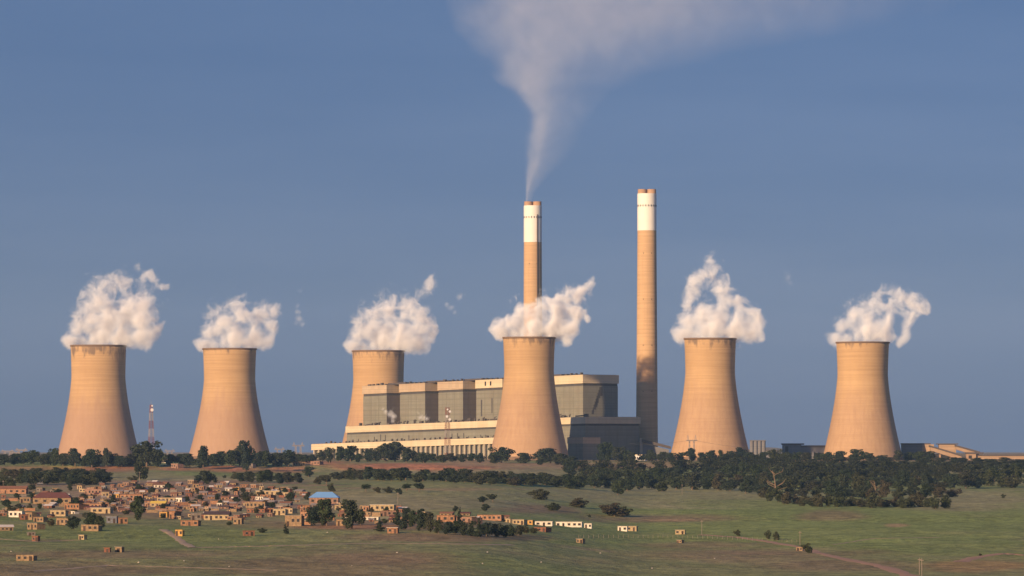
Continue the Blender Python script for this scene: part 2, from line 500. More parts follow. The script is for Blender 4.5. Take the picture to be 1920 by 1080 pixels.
# ------------------------------------------------------------------ power station building
A = R(50)
PC = Vector(((1097-960)*PX*5595, 5595, 0))
PC.z = float(terrain(PC.x, PC.y))
SLOPE = .0215                                   # the ground the hall stands on falls gently to the left
Tx, Ty = -math.cos(A), math.sin(A)              # to the left along the long front
Nx, Ny = math.sin(A), math.cos(A)               # into the building
def s_of(px, yl):
    """local x on the plane y = yl that stands over this photograph column"""
    u = (px-960)*PX
    bx, by = PC.x + Nx*yl, PC.y + Ny*yl
    s = (u*by - bx)/(Tx - u*Ty)
    return -s
def z_of(px, py, yl):
    lx = s_of(px, yl); s = -lx
    Y = PC.y + Ny*yl + Ty*s
    return CAMZ + (HORIZON-py)*PX*Y - PC.z - SLOPE*lx
ps = empty("boiler_house", PC, -A)
tag(ps, "long grey-green boiler and turbine house with cream fascias behind the middle cooling tower", "power station")
def shear(mb):
    mb.v = [(x, y, z + SLOPE*x if z > 1 else z - 12) for x, y, z in mb.v]
    return mb
xl = s_of(650, 0)
zt = z_of(900, 789.5, 0)
DEP = 76.0
fh = 7.0
shear(MB().box(xl, 0, 0, DEP, 0, zt-fh-2.2)).build("hall_wall", M_wall, ps)
shear(MB().box(xl+.4, -.4, .4, DEP-.4, zt-fh-2.2, zt-fh)).build("hall_louvre_shade_band", M_darkgrey, ps)  # dark band for louvres, with the fascia's overhang shade put into its colour
shear(MB().box(xl-.9, .9, -.9, DEP+.9, zt-fh, zt)).build("hall_fascia", M_fascia2, ps)
shear(MB().box(xl+2, -2, 2, DEP-2, zt, zt+.25)).build("hall_roof", M_roof, ps)
# pipes, vents and clutter along the edge of the hall roof
rr = random.Random(3)
x = xl + 12
while x < -8:
    k = rr.random(); y = rr.uniform(3, 14); m = MB(); nm = "vent_pipe"
    if k < .55:
        r_ = rr.uniform(.5, 1.0); h = rr.uniform(1.2, 4.2)
        m.tube((x, y, zt), (x, y, zt+h), r_, r_, 6); m.tube((x, y, zt+h*.97), (x+rr.uniform(1.2, 4), y, zt+h+rr.uniform(-.6, .9)), r_*.8, r_*.8, 6)
    elif k < .85:
        m.box(x, x+rr.uniform(1.5, 5), y, y+3, zt, zt+rr.uniform(1, 3.4)); nm = "roof_box"
    else:
        m.tube((x, y, zt+1.2), (x+rr.uniform(6, 12), y, zt+1.6), .7, .7, 6)
    shear(m).build(nm, M_pipe, ps)
    x += rr.uniform(2.5, 7.5)
for i in range(26):
    px_ = 662 + i*10.4 + rr.uniform(-2, 2)
    lx = s_of(px_, 0)
    z0 = zt-fh-10-rr.uniform(0, 3)
    if px_ > 940 and px_ < 1065: continue
    shear(MB().box(lx-.5, lx+.5, -.35, .1, z0, z0+rr.choice((2, 3, 7)))).build("downpipe" , M_darkgrey, ps)
# six boiler blocks
YB = 27.6
ztb = z_of(1085, 703, YB); ztb_l = z_of(700, 723, YB)
BL = [(681,725),(750,797),(822,868),(893,942),(966,1016),(1040,1093)]
for i, (p0, p1) in enumerate(BL):
    x0, x1 = s_of(p0, YB), s_of(p1, YB)
    zz = ztb_l + (ztb-ztb_l)*i/5
    bh = 9.0; dep = 49.0
    wall = shear(MB().box(x0, x1, YB, YB+dep, zt+.3, zz-bh-2.6)).build("boiler_block", M_wall, ps)
    shear(MB().box(x0+.3, x1-.3, YB+.3, YB+dep-.3, zz-bh-2.6, zz-bh)).build("louvre_shade_band", M_darkgrey, wall)  # overhang shade below the fascia put into the dark louvre strip
    shear(MB().box(x0-.8, x1+.8, YB-.8, YB+dep+.8, zz-bh, zz)).build("fascia", M_fascia2 if i in (3, 5) else M_fascia, wall)
    shear(MB().box(x0+1, x1-1, YB+1.5, YB+dep-1, zz, zz+.3)).build("roof", M_roof, wall)
    shear(MB().box(x1+.02, x1+.12, YB+.1, YB+(21.5 if i < 5 else dep-.1), zt+.4, zz-bh-2.7)).build("side_cladding", M_side if i < 5 else M_wall, wall)  # gap sides: dim grazing sun put into a browner sheet
    if i < 5:
        xn = s_of(BL[i+1][0], YB)
        g = shear(MB().box(x1+.9, xn-.9, YB+22, YB+dep, zt+.3, zz-bh+.5)).build("linking_bay", M_wall, ps)
        shear(MB().box(x1+.9, xn-.9, YB+21, YB+dep, zz-bh+.5, zz-.3)).build("fascia", M_fascia, g)
        shear(MB().box(x1-8, xn+2, YB+8, YB+dep-3, zz+.3, zz+2.3)).build("roof", M_roof, g)
    bz0, bz1 = zt+.4, zz-bh-2.7
    for q in (.28, .52, .76):
        shear(MB().box(x0+.1, x1-.1, YB-.12, YB-.02, bz0+(bz1-bz0)*q-.25, bz0+(bz1-bz0)*q+.25)).build("cladding_rail", M_seam, wall)
    for q in (.33, .66):
        shear(MB().box(x0+(x1-x0)*q-.2, x0+(x1-x0)*q+.2, YB-.16, YB-.03, bz0+.1, bz1-.1)).build("downpipe", M_seam, wall)
    for q in range(5):
        xx = x0 + (x1-x0)*(.1+.18*q); hh_ = rr.uniform(1.0, 2.6)
        shear(MB().box(xx, xx+rr.uniform(1.2, 3.5), YB+3, YB+6, zz+.3, zz+.3+hh_)).build("roof_vent", M_pipe, wall)
    if i in (3,):
        for q in (.35, .55):
            xx = x0 + (x1-x0)*q
            shear(MB().box(xx, xx+2.2, YB-1.05, YB-.7, zz-6.5, zz-2)).build("fascia_hole", M_dark, wall)
        shear(MB().box(x0+8, x0+10, YB-.25, YB+.1, zt+6, zt+24)).build("duct", M_darkgrey, wall)
        shear(MB().box(x0+26, x0+27.5, YB-.25, YB+.1, zt+9, zt+25)).build("duct", M_darkgrey, wall)
    if i == 5:
        # ragged damaged cladding on the end wall
        m = MB()
        for q in range(9):
            m.box(x1-.1, x1+.25, YB+12+q*1.35, YB+13.6+q*1.35+rr.uniform(0, 3), zt+4+q*2.4, zt+8+q*3.1)
        shear(m).build("torn_cladding", M_darkgrey, wall)
# low annex in front of the hall, with columns
YA = -26.0
ax0, ax1 = s_of(585, YA), s_of(955, YA)
za = z_of(760, 826.5, YA)
fa = 6.6
lo = empty("turbine_annex", PC, -A)
tag(lo, "low flat annex with bright cream fascia and a colonnade, before the turbine hall", "building")
shear(MB().box(ax0, ax1, YA+4, -.3, 0, za-fa)).build("back_wall", M_wall, lo)
shear(MB().box(ax0-.6, ax1+.6, YA-.6, -1.2, za-fa, za)).build("fascia", M_fascia2, lo)
shear(MB().box(ax0+.5, ax1-.5, YA+.5, -1.5, za, za+.3)).build("roof", M_roof, lo)
x = ax0 + 2
while x < ax1:
    shear(MB().box(x, x+1.7, YA+.2, YA+1.9, 0, za-fa)).build("column", M_col, lo)
    x += 8.2
x = ax0 + 20
while x < ax1-5:
    h = rr.uniform(.8, 2.6)
    shear(MB().box(x, x+rr.uniform(.6, 2.0), YA+3, YA+5, za+.3, za+.3+h)).build("roof_vent", M_pipe, lo); x += rr.uniform(4, 15)
# small block in front of the shaded end wall
eb = empty("pump_house", at(1094, 862, 5556), -A)
eb.location.z = float(terrain(eb.location.x, eb.location.y))
zz = at(1094, 820, 5560).z - eb.location.z
MB().box(-12, 12, -11, 12, -.5, zz-6.5).build("wall", M_wall, eb)
MB().box(-12.5, 12.5, -11.5, 12.5, zz-6.5, zz).build("fascia", M_fascia, eb)
MB().box(-11.5, 11.5, -10.5, 11.5, zz, zz+.3).build("roof", M_roof, eb)
tag(eb, "small grey block with cream fascia below the shaded end of the boiler house", "building")

# ------------------------------------------------------------------ coal plant and other industrial things
def oriented(name, px, py, Y, rz, lab, cat, group=None):
    p = at(px, py, Y)
    e = empty(name, (p.x, Y, float(terrain(p.x, Y))-.3), rz); tag(e, lab, cat, group); return e
mpp = PX*5900
e = oriented("conveyor_transfer_house", 1505, 862, 5900, R(0), "grey transfer house left of the rightmost cooling tower", "industrial building")
def zrow(y, Y=5900): return CAMZ + (HORIZON-y)*PX*Y - e.location.z
X = lambda px, c=1505, Y=5900: (px-c)*PX*Y
MB().box(X(1468), X(1502), 0, 16, 0, zrow(834)).build("end_tower", M_grey, e)
MB().box(X(1466), X(1508), -.8, 17, zrow(834), zrow(831.3)).build("roof", M_roof, e)
MB().box(X(1502)+.05, X(1562), 2, 14, zrow(849), zrow(838)).build("gallery", M_grey, e)
MB().box(X(1502)+.6, X(1563), 1.2, 15, zrow(838), zrow(835)).build("roof", M_roof, e)
MB().box(X(1502)+.05, X(1562), 3, 13, 0, zrow(849)).build("lower_wall", M_darkgrey, e)
for px_ in (1492, 1522, 1530, 1545):
    MB().box(X(px_), X(px_)+2.4, -.5, 1.9, 0, zrow(847)).build("buttress", M_grey, e)
MB().box(X(1472), X(1478), -.2, .1, zrow(850), zrow(837)).build("door", M_dark, e)

def zrow(y, Y=5590): return CAMZ + (HORIZON-y)*PX*Y - e.location.z
e = oriented("coal_conveyor_plant", 1760, 862, 5590, 0, "stepped tan conveyor building with sloping dark roofs, right of the rightmost cooling tower", "industrial building")
X = lambda px, c=1760, Y=5590: (px-c)*PX*Y
MB().box(X(1692), X(1730), 6, 20, 0, zrow(833)).build("grey_wing", M_grey, e)
MB().box(X(1691), X(1746), 5, 21, zrow(833), zrow(831)).build("roof", M_roof, e)
MB().box(X(1730)+.05, X(1752), 5.5, 20, 0, zrow(833)-.02).build("tan_end", M_tanclad, e)
MB().box(X(1762), X(1794), 9, 20, 0, zrow(833.5)).build("tan_wing", M_tanclad, e)
MB().box(X(1758), X(1798), 8, 21, zrow(833.5), zrow(831.5)).build("roof", M_roof, e)
def gallery(xa, ya, xb, yb, hpx, y0, y1):
    p = [(X(xa), zrow(ya+hpx)), (X(xb), zrow(yb+hpx)), (X(xb), zrow(yb)), (X(xa), zrow(ya))]
    g = MB().prism(p, y0, y1).build("sloping_gallery", M_tanclad, e)
    p = [(X(xa-2), zrow(ya)+.05), (X(xb+2), zrow(yb)+.05), (X(xb+2), zrow(yb-3.2)), (X(xa-2), zrow(ya-3.2))]
    MB().prism(p, y0-1, y1+1).build("roof", M_roof, g)
gallery(1744, 838, 1802, 856, 7, -6, 4.8)
gallery(1793, 837, 1836, 850, 6, 1, 7.5)
for a_, b_ in ((1748, 1758), (1764, 1777)):
    MB().box(X(a_), X(b_), -5.6, 4, 0, zrow(851)).build("dark_bay", M_dark, e)
for px_ in (1745, 1760, 1780, 1790, 1798):
    MB().box(X(px_), X(px_)+1.8, -5.8, -3.8, 0, zrow(852 if px_ < 1770 else 858)).build("leg", M_tanclad, e)
t_ = MB().box(X(1811), X(1829), -7, 3, 0, zrow(851)).build("transfer_tower", M_tanclad, e)
MB().box(X(1810), X(1843), -8, 4, zrow(851), zrow(848)).build("roof", M_roof, t_)
MB().box(X(1815), X(1821), -7.3, -7.05, zrow(860), zrow(854)).build("window", M_dark, t_)
MB().box(X(1829)+.05, X(1990), -4, 2, zrow(861), zrow(855)).build("level_gallery", M_tanclad, e)
MB().box(X(1829)+.6, X(1990), -4.8, 2.8, zrow(855), zrow(852.6)).build("roof", M_roof, e)
for px_ in range(1845, 1990, 18):
    MB().box(X(px_), X(px_)+1.5, -2.5, -1, 0, zrow(861)).build("leg", M_darkgrey, e)

e = oriented("silo_battery", 1419, 862, 5480, 0, "row of pale grey silos beside the foot of a cooling tower", "silo")
for i in range(4):
    MB().cyl(2.0, 0, CAMZ+(HORIZON-826.5)*PX*5480-e.location.z, 20, -5.2+i*4.1, 0).build("silo", M_grey, e, False)
MB().box(-7.4, 9.2, -2.4, 2.4, CAMZ+(HORIZON-826.5)*PX*5480-e.location.z, CAMZ+(HORIZON-825.3)*PX*5480-e.location.z).build("roof_deck", M_grey, e)
for (px_, y_, w_, Y_, lab) in ((1440, 845, 34, 6300, "dim grey shed between the silos and the transfer house"),):
    e = oriented("shed", px_, 862, Y_, 0, lab, "shed")
    k = PX*Y_
    MB().box(-w_*k/2, w_*k/2, 0, 18, 0, CAMZ+(HORIZON-y_)*k-e.location.z).build("wall", M_grey, e)
    MB().box(-w_*k/2-.5, w_*k/2+.5, -.6, 18.5, CAMZ+(HORIZON-y_)*k-e.location.z, CAMZ+(HORIZON-y_+1.6)*k-e.location.z).build("roof", M_roof, e)

e = oriented("ash_conveyor", 1230, 862, 5640, 0, "dark conveyor sloping down from the clean chimney's foot to a cooling tower", "conveyor")
X = lambda px, c=1230, Y=5640: (px-c)*PX*Y
zr = lambda y: CAMZ + (HORIZON-y)*PX*5640 - e.location.z
MB().prism([(X(1203), zr(829)), (X(1258), zr(842)), (X(1258), zr(837)), (X(1203), zr(823))], -3, 3).build("belt_gallery", M_roof, e)
MB().prism([(X(1205), 0), (X(1254), 0), (X(1254), zr(843)), (X(1205), zr(832))], -1, 2).build("grey_wall", M_grey, e)
MB().box(X(1200), X(1204.5), -2, 2, 0, zr(821)).build("end_post", M_col, e)
e = oriented("site_office", 1198, 866, 5250, R(-12), "small white offices among the trees below the clean chimney", "building")
k = PX*5250
MB().box(-16*k, 12*k, 0, 8, 0, 5.6).build("wall", M_white, e)
MB().box(-17*k, 13*k, -.8, 9, 5.6, 6.4).build("roof", M_fascia2, e)
for q in range(6): MB().box((-13+q*4.4)*k, (-11+q*4.4)*k, -.15, .1, 2.5, 4.4).build("window", M_dark, e)

# lattice masts and pylons
def lattice(mb, w0, w1, z0, z1, n, r):
    f = lambda z: w0 + (w1-w0)*(z-z0)/(z1-z0)
    zs = np.linspace(z0, z1, n+1)
    for k in range(n):
        a, b = f(zs[k])/2, f(zs[k+1])/2
        ca = [(-a,-a,zs[k]),(a,-a,zs[k]),(a,a,zs[k]),(-a,a,zs[k])]
        cb = [(-b,-b,zs[k+1]),(b,-b,zs[k+1]),(b,b,zs[k+1]),(-b,b,zs[k+1])]
        for i in range(4):
            j = (i+1) % 4
            mb.tube(ca[i], cb[i], r, r, 4, False)
            mb.tube(ca[i], cb[j], r*.6, r*.6, 3, False); mb.tube(ca[j], cb[i], r*.6, r*.6, 3, False)
            mb.tube(cb[i], cb[j], r*.6, r*.6, 3, False)
def mast(px, ytop, Y, w0, w1, lab, dishes, rad):
    e = oriented("lattice_mast", px, 860, Y, R(20), lab, "mast")
    H = CAMZ + (HORIZON-ytop)*PX*Y - e.location.z
    nb = 7
    for k in range(nb):
        mb = MB(); z0, z1 = H*k/nb, H*(k+1)/nb
        lattice(mb, w0+(w1-w0)*k/nb, w0+(w1-w0)*(k+1)/nb, z0, z1, 3, rad)
        mb.build("lattice_section", M_redpaint if k % 2 == 0 else M_whitepaint, e)
    mb = MB().tube((0,0,H), (0,0,H+4), .18, .1, 5); mb.build("aerial", M_galv, e)
    for (dz, dx, r) in dishes:
        mb = MB(); mb.tube((dx, -w1*.5-.2, H-dz), (dx, -w1*.5-1.1, H-dz), r*.8, r, 16); mb.build("dish", M_white, e)
    return e
mast(283.5, 759, 5200, 6.0, 2.0, "red and white lattice mast with round dishes beside the leftmost cooling tower", ((5, .2, 1.6), (1, .4, .9)), .17)
mast(839, 764, 5320, 5.0, 3.2, "red and white lattice mast in front of the boiler house", ((4, 1.6, 1.2), (9, -1.4, 1.3), (12, 1.5, 1.3), (2, -.8, .9)), .17)
def pylon(px, ytop, Y, lab, scale=1.0, rad=.2):
    e = oriented("pylon", px, 862, Y, R(8), lab, "pylon", "transmission pylons on the plateau")
    H = CAMZ + (HORIZON-ytop)*PX*Y - e.location.z
    w = 6.5*scale
    for sx in (-1, 1):
        sub = MB(); lattice(sub, 3.2*scale, 1.4*scale, 0, H*.78, 6, rad)
        MB().add([(x+sx*w*.55, y, z) for x, y, z in sub.v], sub.f).build("lattice_leg", M_galv, e)
    mb = MB(); sub = MB(); lattice(sub, 1.6*scale, 1.6*scale, -w*1.35, w*1.35, 8, rad)
    mb.add([(z, y, x+H*.78) for x, y, z in sub.v], sub.f)
    mb.build("cross_arm", M_galv, e)
    for sx in (-1, 1):
        MB().tube((sx*w*.7, 0, H*.78), (sx*w*.95, 0, H), rad*2, rad, 5).tube((sx*w*1.1, 0, H*.78), (sx*w*.95, 0, H), rad*1.5, rad, 5).build("earth_peak", M_galv, e)
    return e, H
py1, h1 = pylon(1297, 815, 5150, "lattice pylon standing against the cooling tower right of the clean chimney", .62, .16)
pylon(14, 843, 6900, "faint pylon at the far left edge beyond the trees", 1.0, .3)
pylon(40, 840, 6900, "faint pylon left of the leftmost cooling tower", .9, .3)
pylon(559, 829, 6900, "faint pylon left of the cream annex", .9, .25)
pylon(27, 846, 7300, "faint pylon between the two at the far left edge", .8, .25)
pylon(524, 838, 7100, "faint pylon just right of the second cooling tower", .8, .22)
pylon(318, 842, 7200, "faint pylon right of the left lattice mast", .8, .22)
def cable(p0, p1, sag, lab):
    m = MB(); prev = None
    for i in range(13):
        t = i/12; p = p0.lerp(p1, t); p.z -= sag*4*t*(1-t)
        if prev is not None: m.tube(prev, p, .10, .10, 4, False)
        prev = p
    tag(m.build("power_line", M_darkgrey), lab, "cable", "cables of the pylon")
pz = py1.location.z + h1*.77
cable(Vector((py1.location.x-5, 5150, pz)), at(1180, 832, 5350), 1.5, "power cable running left from the pylon by the cooling tower")
cable(Vector((py1.location.x+5, 5150, pz)), at(1445, 842, 4900), 1.5, "power cable running right from the pylon past the cooling tower")

# ------------------------------------------------------------------ trees
def leaf_mat(name, cs):
    t = NT(name); oi = t.new("ShaderNodeObjectInfo"); r = oi.outputs["Random"]
    ramp = t.new("ShaderNodeValToRGB"); t.l.new(r, ramp.inputs[0])
    el = ramp.color_ramp.elements
    el[0].color = (*cs[0], 1); el[1].color = (*cs[-1], 1)
    for i, c in enumerate(cs[1:-1]):
        q = el.new((i+1)/(len(cs)-1)); q.color = (*c, 1)
    n = t.noise(t.coord(), 5.0, 3, .6)
    k = t.mr(n, .3, .7, .6, 1.45)
    cc = t.new("ShaderNodeCombineColor")
    for i in range(3): t.l.new(k, cc.inputs[i])
    col = t.mix(1.0, ramp.outputs[0], cc.outputs[0], 'MULTIPLY')
    return t.finish(col, .8, .1)
M_leaf = leaf_mat("gum_foliage", [(.026,.040,.021),(.040,.055,.026),(.024,.037,.027),(.046,.054,.026),(.030,.044,.031),(.050,.052,.032)])
M_pine = leaf_mat("conifer_foliage", [(.020,.032,.017),(.028,.040,.020),(.023,.032,.023)])
M_bush = leaf_mat("scrub_foliage", [(.046,.054,.027),(.066,.056,.034),(.052,.064,.029),(.040,.050,.028)])
M_trunk = plain("bark", (.17,.12,.085), .95, .3, 3.0)
M_dead = plain("bleached_dead_wood", (.22,.155,.10), .9, .25, 1.0)

def leaves(lobes, n, size, seed, conical=False):
    rs = np.random.RandomState(seed)
    vol = np.array([l[3]*l[4]*l[5] for l in lobes]); pr = vol**.75; pr /= pr.sum()
    which = rs.choice(len(lobes), n, p=pr)
    L = np.array(lobes)[which]
    d = rs.normal(size=(n, 3)); d /= np.linalg.norm(d, axis=1)[:, None]
    r = rs.uniform(.25, 1, n)**.42
    c = L[:, :3] + d*r[:, None]*L[:, 3:6]
    a = rs.normal(size=(n, 3)); a /= np.linalg.norm(a, axis=1)[:, None]
    # leaf clumps lie roughly along the crown's surface
    nrm = d*.7 + a*.6; nrm /= np.linalg.norm(nrm, axis=1)[:, None]
    t1 = np.cross(nrm, rs.normal(size=(n, 3))); t1 /= np.linalg.norm(t1, axis=1)[:, None]
    t2 = np.cross(nrm, t1)
    s = size*rs.uniform(.55, 1.3, n)[:, None]
    v = np.stack([c - t1*s - t2*s*.6, c + t1*s*.2 - t2*s, c + t1*s + t2*s*.5, c - t1*s*.3 + t2*s], 1).reshape(-1, 3)
    f = [(4*i, 4*i+1, 4*i+2, 4*i+3) for i in range(n)]
    return v, f

def make_tree(kind, seed):
    rs = random.Random(seed); lobes = []; trunk = MB(); limbs = []
    if kind in ("round", "bush", "wide", "tall"):
        zlo, zhi, wid, n, trh = {"round": (.16,.86,.36,14,.3), "bush": (.12,.74,.38,12,.12), "wide": (.42,.86,.40,13,.45), "tall": (.14,.88,.26,14,.2)}[kind]
        for i in range(n):
            z = zlo + (zhi-zlo)*(i+.5)/n
            env = math.sin(math.pi*min(1, max(.12, (z-zlo*.5)/(1.12-zlo*.5))))**.6
            if kind == "wide": env = .55 + .45*(z > .6)
            a = rs.uniform(0, 2*math.pi); rad = wid*env*rs.uniform(.25, .95)
            s = rs.uniform(.13, .22)*(1 if kind != "tall" else .85)
            if kind == "wide": lobes.append((math.cos(a)*rad, math.sin(a)*rad, z, s*1.1, s*1.1, s*.62))
            else: lobes.append((math.cos(a)*rad, math.sin(a)*rad, z, s*1.05, s*1.05, s*.9))
            limbs.append((math.cos(a)*rad*.9, math.sin(a)*rad*.9, z))
        lobes.append((0, 0, (zlo+zhi)/2, wid*.6, wid*.6, (zhi-zlo)*.42))
        for q in range(3): lobes.append((rs.uniform(-.09,.09), rs.uniform(-.09,.09), .9-.02*q, .10, .10, .085))
        v, f = leaves(lobes, {"round": 2300, "bush": 2000, "wide": 1800, "tall": 2100}[kind], .031, seed)
        v[:, 2] = np.clip(v[:, 2], .0, 1.0)
        trunk.tube((0,0,-.04), (.01, 0, trh), .030, .020, 6)
        for (x, y, z) in limbs[::2]: trunk.tube((.01, 0, trh*.9), (x, y, z), .014, .005, 4)
    else:  # conifer / poplar-like
        for i in range(12):
            z = .12 + .84*i/11; w = (.26*(1-z)**.8 + .035)*rs.uniform(.75, 1.2)
            a = rs.uniform(0, 6.28)
            lobes.append((math.cos(a)*w*.35, math.sin(a)*w*.35, z, w, w, .07))
        v, f = leaves(lobes, 750, .033, seed)
        trunk.tube((0,0,-.04), (0, 0, .9), .022, .006, 6)
    cm = bpy.data.meshes.new("crown"); cm.from_pydata(v.tolist(), [], f)
    cm.materials.append({"conifer": M_pine, "bush": M_bush}.get(kind, M_leaf)); cm.update()
    return trunk.mesh("trunk", M_trunk), cm
NV = 5
PROTO = {k: [make_tree(k, 100*j+i) for i in range(NV)] for j, k in enumerate(("round", "bush", "wide", "tall", "conifer"))}
TREES = []
SHAPE = {"round": "round-crowned", "bush": "bushy", "wide": "spreading", "tall": "tall narrow", "conifer": "pointed"}
NAMES = {"round": "tree", "bush": "bush", "wide": "tree", "tall": "tree", "conifer": "conifer"}
def tree(px, py, hpx, wpx, kind, lab=None, group=None, Y=None, lean=0.0):
    if Y is None: x, Y, z = ground_at(px, py)
    else: x = (px-960)*PX*Y; z = float(terrain(x, Y))
    h = hpx*PX*Y; w = wpx*PX*Y
    tw, cr = RNG.choice(PROTO[kind])
    base = {"round": .80, "bush": .84, "wide": .98, "tall": .62, "conifer": .50}[kind]
    e = empty({"round": "tree", "bush": "bush", "wide": "acacia_tree", "tall": "tree", "conifer": "conifer_tree"}[kind], (x, Y, z-.1), RNG.uniform(0, 6.28), (w/base, w/base, h/.99))
    if lean: e.rotation_euler = (0, lean, 0)
    if kind != "bush" or hpx > 12: link("trunk", tw, e)
    link("crown", cr, e)
    TREES.append(dict(o=e, px=px, py=py, kind=kind, lab=lab, group=group, h=h, cat=NAMES[kind]))
    return e

exec_trees = []
# --- row on the plateau edge, left half (silhouettes before the towers)
row_left = [(8,872,20,26),(26,872,22,22),(44,871,22,24),(62,871,27,26),(82,873,22,22),(102,874,30,20),(95,872,22,26),(118,874,22,26),(141,875,29,27),(158,876,20,18),(172,877,30,30),(186,876,22,22),
    (199,876,33,16),(210,874,22,20),(228,876,20,26),(244,875,20,24),(258,874,26,26),(275,875,46,46),(297,876,28,24),(320,874,22,24),(338,873,19,26),(356,876,24,24),(381,880,40,26),(400,874,22,26),
    (416,874,26,26),(433,874,28,28),(449,874,34,24),(462,884,50,26),(478,876,24,24),(496,874,27,22),(512,874,22,22),(528,875,26,24),(541,874,26,26),(556,868,16,24),(573,868,16,24),(585,866,14,16)]
for i, (a, b, h, w) in enumerate(row_left):
    h *= RNG.uniform(1.0, 1.2); w *= 1.22
    tree(a, b, h, w, "round" if h < 48 else "tall" if w < 30 else "round", group="trees in the row under the two left cooling towers")
# --- before the boiler house and the middle tower
row_mid = [(603,864,18,16),(618,868,26,18),(637,862,26,24),(657,863,27,30),(672,862,16,16),(690,866,22,22),(706,868,18,20),(722,866,32,26),(741,868,34,40),(762,868,24,28),(778,866,17,20),(794,866,18,24),(812,864,14,22),(830,864,14,20),(848,864,15,22),(866,864,14,20),(884,864,14,22),(900,866,18,16),
    (940,868,28,38),(926,874,14,20),(984,862,18,32),(1014,864,16,22),(1032,864,26,44),(1052,866,20,26),(1070,871,16,26)]
for (a, b, h, w) in row_mid:
    tree(a, b+1, h*1.12, w*1.2, "round", group="trees before the boiler house and the middle cooling tower", Y=4760+RNG.uniform(-40, 220))
# --- dark trees under the shaded end wall, on to the right
row_right = [(1128,866,34,22),(1142,866,36,26),(1158,868,28,26),(1172,868,22,24),(1186,870,18,22),(1206,868,14,20),(1222,868,22,22),(1240,868,18,24),(1258,866,18,26),(1276,864,18,22),(1297,864,26,26),(1316,866,18,24),(1337,866,24,26),(1352,864,22,14),(1366,866,22,18),(1388,866,27,26),(1408,868,18,26),(1430,868,20,26),(1452,868,24,28),(1472,868,20,26),(1492,868,18,26),(1512,870,18,28),(1534,870,16,26),(1552,870,18,26),(1574,870,22,34),(1596,870,16,22),(1612,870,24,34),(1634,872,16,24),(1654,872,14,22),(1684,872,22,20),(1702,872,18,24),(1722,872,22,28),(1742,874,22,30),(1766,872,12,26),(1790,874,10,26),(1806,874,14,24),(1836,874,14,26),(1860,874,14,26),(1884,874,14,26),(1908,874,13,26)]
for (a, b, h, w) in row_right:
    h = min(h, b - float(np.interp(a, [1720,1760,1930],[840,864,866]))) if a > 1730 else h
    tree(a, b, max(h, 6), w, "round", group="trees at the top edge of the right-hand wood", Y=5000+RNG.uniform(-30, 110))
# --- second belt left: dark thicket above the village
for i in range(11):
    tree(8+i*19+RNG.uniform(-4, 4), 896+RNG.uniform(-3, 2), RNG.uniform(16, 20), RNG.uniform(28, 38), RNG.choice(("round","bush")), group="thicket above the left end of the village")
for i in range(13):
    tree(6+i*16.2+RNG.uniform(-3, 3), 907+RNG.uniform(-3, 7), RNG.uniform(18, 27), RNG.uniform(24, 32), RNG.choice(("round","round","bush")), group="thicket above the left end of the village")
for a, b, h, w, k in ((145,908,26,24,"round"),(262,900,36,22,"tall"),(250,903,12,22,"bush"),(270,899,24,22,"round"),(372,906,16,24,"round"),(388,908,26,30,"round"),(402,905,14,16,"bush"),(440,898,14,22,"bush"),(454,904,18,22,"round"),(470,905,22,26,"round"),(488,906,24,28,"round"),(505,904,24,26,"round"),(524,908,22,26,"round"),(542,906,22,26,"round"),(560,906,20,24,"round"),(578,894,20,24,"round"),(612,910,20,36,"wide"),(596,908,14,20,"bush"),(632,900,16,26,"round"),(622,922,16,18,"bush"),(648,898,16,24,"bush"),(421,896,6,10,"bush")):
    tree(a, b, h, w, k, group="trees on the slope between the village and the plateau")
# --- middle belt between the field and the red embankment
for i in range(30):
    a = 664 + i*14.5 + RNG.uniform(-5, 5)
    tree(a, 898+(a-664)*.034+RNG.uniform(-4, 3), RNG.uniform(17, 26), RNG.uniform(26, 38), RNG.choice(("round","round","bush")), group="belt of trees below the red embankment")
for i in range(14):
    a = 850 + i*17 + RNG.uniform(-5, 5)
    tree(a, 905+(a-850)*.03+RNG.uniform(-3, 4), RNG.uniform(15, 22), RNG.uniform(22, 30), RNG.choice(("round","bush")), group="belt of trees below the red embankment")
# --- field trees
field = [(686,922,15,26,"wide","spreading thorn tree left of two bushes, in the field behind the village"),(708,924,12,16,"bush","small bush between thorn trees in the field behind the village"),(728,925,13,22,"bush","wider bush between thorn trees in the field behind the village"),
    (748,933,18,18,"wide","bare thin tree at the front of the thorn trees behind the village"),(762,921,15,26,"wide","left of two flat-topped thorn trees touching each other in the field"),(786,923,18,28,"wide","right of two flat-topped thorn trees touching each other in the field"),
    (906,947,17,26,"wide","lower half of the leaning flat-topped tree in the open field"),(924,942,16,26,"wide","upper half of the leaning flat-topped tree in the open field"),(1013,937,21,40,"bush","dense domed bush below the belt of trees in the middle of the field"),(1037,958,16,32,"bush","low wide bush left of the largest bush in the field"),
    (1085,952,19,42,"bush","wide bush above and left of the largest bush in the field"),(1152,968,26,58,"bush","largest dark bush in the middle of the field"),(1170,967,18,36,"bush","paler bush grown into the right side of the largest field bush"),(1158,928,28,28,"round","dark square-looking tree at the front edge of the wood"),
    (1383,1005,13,15,"bush","lone small dark bush on the earth bank"),(1440,1011,18,14,"bush","left of two dark bushes side by side on the earth bank"),(1456,1013,17,17,"bush","right of two dark bushes side by side on the earth bank"),(1515,1037,20,22,"bush","reddish bush at the bend of the earth bank"),(1105,970,6,10,"bush","tiny bush beside the long white house"),
    (1800,922,7,10,"bush","tiny bush in the dry grass at the right edge, upper"),(1881,934,9,10,"bush","tiny bush in the dry grass at the right edge, lower"),(1838,1042,5,8,"bush","tiny bush on the red earth mound at lower right")]
for a, b, h, w, k, lab in field: tree(a, b, h, w, k, lab, "trees and bushes in the open field")
